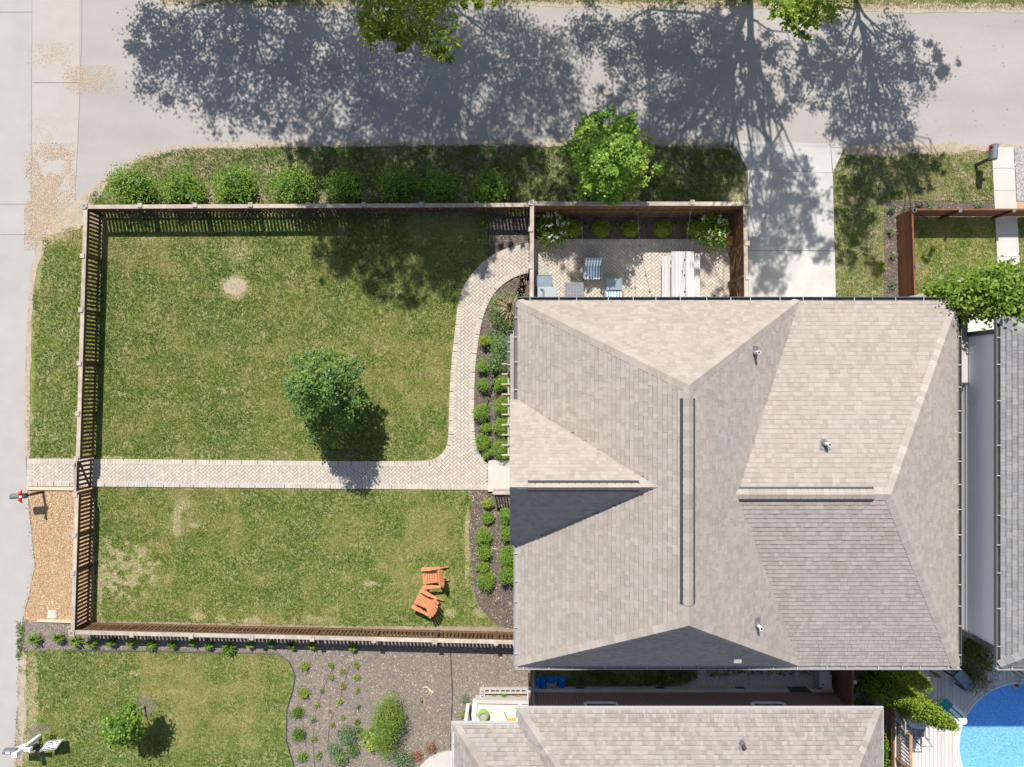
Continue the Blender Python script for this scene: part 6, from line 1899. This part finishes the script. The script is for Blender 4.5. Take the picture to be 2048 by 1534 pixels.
patio_table("blue-grey glass-topped side table against the patio's left fence", 1072, 551, 1103, 572, .5, M_tableglass)
patio_table("square tile-topped fire table on the patio", 1131, 566, 1166, 604, .55, M_wicker, (12, 12), name="fire_table")
patio_table("blue-grey glass-topped side table in front of the second striped chair", 1213, 557, 1243, 579, .5, M_tableglass)
cbx = thing("storage_cabinet", "low grey storage cabinet in the patio corner", "cabinet", (*g(1095, 588, .6), 0))
x0, y0 = g(1076, 574, .7); x1, y1q = g(1112, 612, .7)
put("body", MB().box(((x0 + x1) / 2, (y0 + y1q) / 2, .35), (x1 - x0, y0 - y1q, .62)), M_greymetal, cbx)
put("lid", MB().box(((x0 + x1) / 2, (y0 + y1q) / 2, .68), (x1 - x0 + .03, y0 - y1q + .03, .04)), mat("pale_grey_lid", (.30, .35, .38), .5), cbx)
put("handle", MB().tube([(x0 + .12, y0 - .08, .7), (x0 + .2, y0 - .12, .8), (x0 + .2, y0 - .5, .8), (x0 + .12, y0 - .55, .7)], .035, 7), M_greymetal, cbx)


def lounge_chair(label, px, py, rz, back_tilt=25):
    x, y = g(px, py, .5)
    t = thing("cushioned_chair", label, "chair", (0, 0, 0), "striped patio chairs")
    # faces -Y; 0.62 wide
    st_ = [((.70, .74, .76) if i % 2 == 0 else (.16, .28, .42)) for i in range(11)]
    mb = MB()
    for i, c_ in enumerate(st_):
        xx = -.27 + i * .054
        mb.add([(xx - .027, -.33, .40), (xx + .027, -.33, .40), (xx + .027, .22, .44), (xx - .027, .22, .44), (xx - .027, -.34, .33), (xx + .027, -.34, .33)], [(0, 1, 2, 3), (4, 5, 1, 0)], c_)
    for s in (-1, 1):
        mb.add([(s * .297, -.33, .40), (s * .297, .22, .44), (s * .297, .22, .34), (s * .297, -.34, .33)], [(0, 1, 2, 3)], st_[0])
    put("seat_cushion", mb, M_cushion, t)
    mb = MB()
    for i, c_ in enumerate(st_):
        xx = -.27 + i * .054
        mb.add([(xx - .027, .14, .45), (xx + .027, .14, .45), (xx + .027, .30, .86), (xx - .027, .30, .86), (xx - .027, .40, .84), (xx + .027, .40, .84), (xx - .027, .24, .42), (xx + .027, .24, .42)], [(0, 1, 2, 3), (3, 2, 5, 4), (4, 5, 7, 6)], c_)
    put("back_cushion", mb, M_cushion, t)
    fm = M_wicker
    for s in (-1, 1):
        put("armrest", MB().bar((s * .335, -.34, .56), (s * .335, .38, .60), .07, .05), fm, t)
        put("front_leg", MB().bar((s * .335, -.31, 0), (s * .335, -.31, .54), .045, .045), M_fence, t)
        put("rear_leg", MB().bar((s * .335, .36, 0), (s * .335, .36, .58), .045, .045), M_fence, t)
        put("side_panel", MB().bar((s * .325, -.3, .35), (s * .325, .36, .35), .03, .3), fm, t)
    put("seat_frame", MB().box((0, 0, .29), (.62, .68, .06)), fm, t)
    t.location = (x, y, .046); t.rotation_euler = (0, 0, rz)
    return t


lounge_chair("blue and white striped patio chair standing alone in the middle", 1185, 540, 0)
lounge_chair("blue and white striped patio chair half under the roof edge", 1228, 600, math.pi)
# picnic table
pt_ = thing("picnic_table", "long bleached wooden picnic table with benches on the patio", "table", (*g(1360, 570, .7), 0))
H = .76
yy0 = g(0, 503, H)[1]; yy1 = yy0 - 2.05
xs_ = [g(1342.5, 0, H)[0], g(1388, 0, H)[0]]
nbrd = 6
for i in range(nbrd):
    w = (xs_[1] - xs_[0]) / nbrd; x = xs_[0] + (i + .5) * w; tn = random.uniform(.78, 1.1)
    put("top_plank", MB().bar((x, yy0, H), (x, yy1, H), w - .006, .035, (tn, tn, tn)), M_picnic, pt_)
for (xa, xb_), nm in (((1323.5, 1340.5), "bench_plank"), ((1381, 1400), "bench_plank")):
    a_, b_ = g(xa, 0, .45)[0], g(xb_, 0, .45)[0]
    for i in range(3):
        w = (b_ - a_) / 3; tn = random.uniform(.9, 1.1)
        put(nm, MB().bar((a_ + (i + .5) * w, yy0 - .12, .45), (a_ + (i + .5) * w, yy1, .45), w - .006, .035, (tn, tn, tn)), M_picnic, pt_)
cxp = (xs_[0] + xs_[1]) / 2
for yq in (yy0 - .35, yy1 + .3):
    for s in (-1, 1):
        put("leg", MB().bar((cxp + s * .42, yq, .05), (cxp + s * .2, yq, .74), .09, .04), M_picnic, pt_)
    put("cross_beam", MB().bar((cxp - .68, yq + .045, .41), (cxp + .68, yq + .045, .41), .04, .09), M_picnic, pt_)
# covered grill
gr_ = thing("covered_grill", "grill under a grey cloth cover by the patio gate", "grill", (*g(1456, 600, .8), 0))
gx_, gy_ = g(1457, 606, .9)
put("cloth_cover", MB().add([(gx_ - .42, gy_ - .25, .05), (gx_ + .36, gy_ - .25, .05), (gx_ + .36, gy_ + .3, .05), (gx_ - .42, gy_ + .3, .05), (gx_ - .40, gy_ - .2, .75), (gx_ + .34, gy_ - .2, .85), (gx_ + .34, gy_ + .24, .85), (gx_ - .40, gy_ + .2, .75), (gx_ - .2, gy_ - .15, .98), (gx_ + .3, gy_ - .15, 1.0), (gx_ + .3, gy_ + .17, 1.0), (gx_ - .2, gy_ + .17, .98)],
    [(0, 1, 5, 4), (1, 2, 6, 5), (2, 3, 7, 6), (3, 0, 4, 7), (4, 5, 9, 8), (5, 6, 10, 9), (6, 7, 11, 10), (7, 4, 8, 11), (8, 9, 10, 11)]), M_cover, gr_)
for s in (-1, 1):
    put("wheel", MB().tube([(gx_ + s * .3 - .02, gy_ + .31, .09), (gx_ + s * .3 + .02, gy_ + .31, .09)], .08, 10), M_dark, gr_)
hb = thing("hose_pot", "terracotta hose box in the corner by the patio gate", "box", (*g(1458, 482), 0))
put("box", MB().box((*g(1459, 481, .3), .2), (.22, .3, .32)), M_orange, hb)
put("lid", MB().box((*g(1459, 481, .4), .375), (.25, .33, .03)), M_orange, hb)
# string lights
for i, (pa, pb, lab) in enumerate((((1162, 409), (1180, 600), "string of lights over the striped chair"), ((1274, 411), (1305, 600), "string of lights between the fence and eave over the patio middle"), ((1384, 411), (1372, 600), "string of lights above the picnic table"))):
    a_ = Vector((*g(*pa, 2.0), 2.0)); b_ = Vector((*g(*pb, EZ - .15), EZ - .15))
    t = thing("string_light", lab, "string light", a_, "string lights over the patio")
    pts = [a_ + (b_ - a_) * f - Vector((0, 0, math.sin(f * math.pi) * .5)) for f in [q / 12 for q in range(13)]]
    put("wire", MB().tube(pts, .007, 5), M_dark, t)
    for q in range(1, 12, 2):
        put("bulb", MB().lathe([(.018, 0), (.02, -.05), (.034, -.09), (.02, -.13)], pts[q], 8), M_dark, t)


# ------------------------------------------------------------------ pool and deck
DZ = 1.2
pcx, pcy = g(2042, 1491, DZ); prad = 2.33
deck = thing("pool_deck", "grey plank deck around the round pool", "deck", (*g(1880, 1420), 0))
dx0 = g(1790, 0, DZ)[0]; dx1 = g(2130, 0, DZ)[0]
dyt = g(0, 1150, DZ)[1]; dyb = g(0, 1640, DZ)[1]
bwid = .142
nbd = int((dx1 - dx0) / bwid)
for i in range(nbd):
    x = dx0 + (i + .5) * bwid
    tn = random.uniform(.9, 1.08)
    y_top = dyt if x > g(1838, 0, DZ)[0] else g(0, 1405, DZ)[1]
    segs = [(y_top, dyb)]
    dxc = max(0, abs(x - pcx) - bwid / 2)
    if dxc < prad + .02:
        hh = math.sqrt(max(0, (prad + .02) ** 2 - dxc ** 2))
        segs = [(y_top, pcy + hh), (pcy - hh, dyb)]
    for (ya_, yb_) in segs:
        if ya_ - yb_ > .05:
            put("deck_board", MB().bar((x, ya_, DZ - .02), (x, yb_, DZ - .02), bwid - .009, .04, (tn, tn, tn * 1.0)), M_deck, deck)
put("rim_joist", MB().bar((dx0, dyb, DZ - .14), (dx0, g(0, 1405, DZ)[1], DZ - .14), .04, .2), M_rail, deck)
for yq in (1440, 1500, 1560):
    put("deck_post", MB().bar((dx0 + .1, g(0, yq, DZ)[1], 0), (dx0 + .1, g(0, yq, DZ)[1], DZ - .05), .1, .1), M_rail, deck)
pool = thing("pool", "round pool with a bright blue mottled liner", "pool", (pcx, pcy, 0))
n = 72
ring = [(math.cos(2 * math.pi * i / n), math.sin(2 * math.pi * i / n)) for i in range(n)]
mb = MB(); mb.add([(pcx + c_ * prad * .985, pcy + s_ * prad * .985, DZ - .02) for c_, s_ in ring] + [(pcx + c_ * prad * .985, pcy + s_ * prad * .985, .03) for c_, s_ in ring], [(i, (i + 1) % n, n + (i + 1) % n, n + i) for i in range(n)] + [tuple(range(n, 2 * n))])
put("liner", mb, M_liner, pool)
mb = MB(); mb.add([(pcx + c_ * prad * .984, pcy + s_ * prad * .984, DZ - .12) for c_, s_ in ring], [tuple(range(n))])
put("water", mb, M_water, pool)
mb = MB()
for i in range(n):
    c0_, s0_ = ring[i]; c1_, s1_ = ring[(i + 1) % n]
    r0, r1 = prad * .985, prad * 1.012
    mb.add([(pcx + c0_ * r0, pcy + s0_ * r0, DZ + .03), (pcx + c0_ * r1, pcy + s0_ * r1, DZ + .03), (pcx + c1_ * r1, pcy + s1_ * r1, DZ + .03), (pcx + c1_ * r0, pcy + s1_ * r0, DZ + .03), (pcx + c0_ * r0, pcy + s0_ * r0, DZ - .06), (pcx + c1_ * r0, pcy + s1_ * r0, DZ - .06), (pcx + c0_ * r1, pcy + s0_ * r1, DZ - .0), (pcx + c1_ * r1, pcy + s1_ * r1, DZ - .0)], [(0, 1, 2, 3), (0, 3, 5, 4), (1, 6, 7, 2)])
put("rim", mb, M_poolwall, pool)
mb = MB()
for i in range(n):
    c0_, s0_ = ring[i]; c1_, s1_ = ring[(i + 1) % n]
    r0, r1 = prad * 1.008, prad * 1.075
    mb.add([(pcx + c0_ * r0, pcy + s0_ * r0, DZ + .012), (pcx + c0_ * r1, pcy + s0_ * r1, DZ + .012), (pcx + c1_ * r1, pcy + s1_ * r1, DZ + .012), (pcx + c1_ * r0, pcy + s1_ * r0, DZ + .012), (pcx + c0_ * r1, pcy + s0_ * r1, DZ - .03), (pcx + c1_ * r1, pcy + s1_ * r1, DZ - .03)], [(0, 1, 2, 3), (1, 4, 5, 2)])
put("edge_board", mb, M_deck, deck)
# railing along the deck stairs
rl = thing("deck_railing", "tan wooden railing with grey balusters along the deck edge", "railing", (*g(1800, 1470, DZ), DZ))
rz_ = DZ + .95
rx = dx0 + .06
yA, yB = g(0, 1448, DZ)[1], g(0, 1600, DZ)[1]
for py_ in (1448, 1517, 1590):
    yq = g(0, py_, DZ)[1]
    put("post", MB().bar((rx, yq, DZ), (rx, yq, rz_ + .02), .09, .09), M_rail, rl)
put("top_rail", MB().bar((rx, yA, rz_), (rx, yB, rz_), .11, .035), M_rail, rl)
put("bottom_rail", MB().bar((rx, yA, DZ + .1), (rx, yB, DZ + .1), .04, .07), M_rail, rl)
nb_ = int((yA - yB) / .13)
for i in range(nb_):
    yq = yA + (yB - yA) * (i + .5) / nb_
    put("baluster", MB().bar((rx, yq, DZ + .12), (rx, yq, rz_ - .02), .035, .035), M_gutg, rl)
# lower landing in the gap
tag(put("landing", MB().prism(gp([(1752, 1395), (1796, 1395), (1796, 1470), (1752, 1470)], .3), .1, .3), mat("shaded_deck_wood", (.28, .25, .23), .9, .15, 4)), "lower wooden landing darkened for shade between brick house and deck", "landing")  # darker copy of the deck wood, the shade put into its colour
# deck furniture
x, y = g(1838, 1440, DZ + .7)
tb = thing("patio_table", "pale round-cornered table on the sunny deck", "table", (x, y, DZ))
put("table_top", MB().prism([(x + .42 * math.cos(a) * (1.05 if abs(math.sin(2 * a)) > .7 else 1), y + .33 * math.sin(a)) for a in [q * math.pi / 12 for q in range(24)]], DZ + .66, DZ + .70), mat("pale_table", (.55, .54, .53), .4, .05, 3), tb)
for s, q in ((-1, -1), (-1, 1), (1, -1), (1, 1)):
    put("leg", MB().tube([(x + s * .24, y + q * .18, DZ + .66), (x + s * .3, y + q * .25, DZ)], .02, 6), M_gutg, tb)
x, y = g(1814, 1441, DZ + .4)
dc = thing("deck_chair", "dark metal armchair beside the pale deck table", "chair", (x, y, DZ))
put("seat", MB().box((x, y, DZ + .42), (.48, .46, .03)), M_wicker, dc)
put("backrest", MB().bar((x - .24, y - .2, DZ + .45), (x - .36, y - .2, DZ + .95), .03, .04).bar((x - .24, y + .2, DZ + .45), (x - .36, y + .2, DZ + .95), .03, .04).bar((x - .36, y - .22, DZ + .95), (x - .36, y + .22, DZ + .95), .04, .04), M_gutg, dc)
for s in (-1, 1):
    put("arm", MB().tube([(x - .28, y + s * .26, DZ + .64), (x + .1, y + s * .26, DZ + .66), (x + .26, y + s * .26, DZ + .6)], .022, 6), M_gutg, dc)
    for q in (-.24, .24):
        put("leg", MB().tube([(x + q, y + s * .24, DZ + .62), (x + q * 1.2, y + s * .26, DZ)], .018, 6), M_gutg, dc)
x, y = g(1838, 1462, DZ + .4)
d2 = thing("deck_chair", "pale-framed armchair below the deck table", "chair", (x, y, DZ))
put("seat", MB().box((x, y, DZ + .42), (.46, .40, .03)), M_cover, d2)
put("backrest", MB().tube([(x - .22, y - .22, DZ + .45), (x - .2, y - .32, DZ + .9), (x + .2, y - .32, DZ + .9), (x + .22, y - .22, DZ + .45)], .02, 6), M_gutg, d2)
for s in (-1, 1):
    put("arm", MB().tube([(x + s * .25, y + .2, DZ + .58), (x + s * .25, y - .26, DZ + .64)], .02, 6), M_gutg, d2)
    for q in (-.22, .2):
        put("leg", MB().tube([(x + s * .24, y + q, DZ + .6), (x + s * .25, y + q, DZ)], .018, 6), M_gutg, d2)
# float board
fa = Vector((*g(1882, 1402, DZ + .05), DZ + .05)); fb_ = Vector((*g(1932, 1447, DZ + .05), DZ + .05))
d = (fb_ - fa).normalized(); s = Vector((-d.y, d.x, 0))
fl = thing("pool_float", "white and teal paddle board lying at the pool edge", "float", fa)
out = [fa + s * .22, fa - s * .22, fa + (fb_ - fa) * .75 - s * .24, fa + (fb_ - fa) * .95 - s * .12, fb_, fa + (fb_ - fa) * .95 + s * .12, fa + (fb_ - fa) * .75 + s * .24]
put("board", MB().prism([(p.x, p.y) for p in out], DZ + .01, DZ + .08), M_white, fl)
for q in (-.09, .09):
    put("stripe", MB().bar(fa + s * q + Vector((0, 0, .034)), fa + (fb_ - fa) * .8 + s * q + Vector((0, 0, .034)), .05, .006), mat("teal_print", (.01, .20, .19), .5), fl)
put("tail_pad", MB().bar(fa + d * .02 + Vector((0, 0, .033)), fa + d * .42 + Vector((0, 0, .033)), .42, .004), mat("teal_pad", (.03, .30, .29), .6), fl)
# black glass table under the wispy shrub
a_ = Vector((*g(1906, 1353, DZ + .6), DZ + .6)); b_ = Vector((*g(1932, 1381, DZ + .6), DZ + .6)); d = (b_ - a_).normalized(); s = Vector((-d.y, d.x, 0))
if s.x < 0: s = -s
gt_ = thing("glass_table", "glass deck table with a black metal frame under the shrub", "table", ((a_ + b_) / 2 - Vector((0, 0, .6))))
put("frame", MB().bar(a_, b_, .05, .04).bar(a_ + s * .42, b_ + s * .42, .05, .04).bar(a_, a_ + s * .42, .04, .038).bar(b_, b_ + s * .42, .04, .038), M_dark, gt_)
put("glass_top", MB().box((a_ + b_) / 2 + s * .21 + Vector((0, 0, .024)), ((b_ - a_).length, .37, .01), M=Matrix((d, s, Vector((0, 0, 1)))).transposed()), M_tableglass, gt_)
for p in (a_, b_, a_ + s * .42, b_ + s * .42):
    put("leg", MB().bar(p - Vector((0, 0, .6)), p - Vector((0, 0, .02)), .04, .04), M_dark, gt_)
# pool ladder rail and toy
ld = thing("pool_ladder", "curved grey handrail of the pool ladder", "ladder", (*g(2034, 1352, DZ), DZ))
for q in (0, 14):
    put("handrail", MB().tube([(*g(2028 + q, 1343, DZ + .5), DZ), (*g(2032 + q, 1347, DZ + .6), DZ + .55), (*g(2040 + q, 1355, DZ + .7), DZ + .72), (*g(2046 + q, 1366, DZ + .5), DZ + .4), (*g(2047 + q, 1372, DZ), DZ - .3)], .025, 7), M_greymetal, ld)
ty = thing("pool_toy", "yellow and orange toy floating by the pool rim", "toy", (*g(2036, 1372, DZ), DZ - .12))
tx, ty_ = g(2036, 1372, DZ)
put("body", MB().lathe([(.02, -.02), (.12, .02), (.13, .06), (.07, .11), (.02, .12)], (tx, ty_, DZ - .12), 12), mat("toy_yellow", (.65, .33, .05), .5), ty)
put("head", MB().lathe([(.01, 0), (.06, .03), (.06, .08), (.01, .11)], (tx - .05, ty_ + .03, DZ - .03), 10), mat("toy_brown", (.20, .06, .03), .5), ty)
# blue plant support near the concrete walk
tag(put("blue_toy", MB().tube([(*g(2012, 545, .3), .3), (*g(2026, 538, .35), .35)], .06, 7).tube([(*g(2019, 548, .3), .3), (*g(2021, 532, .35), .35)], .05, 7), mat("turquoise_plastic", (.03, .40, .48), .5)), "turquoise plastic toy on the concrete walk by the tree", "toy")
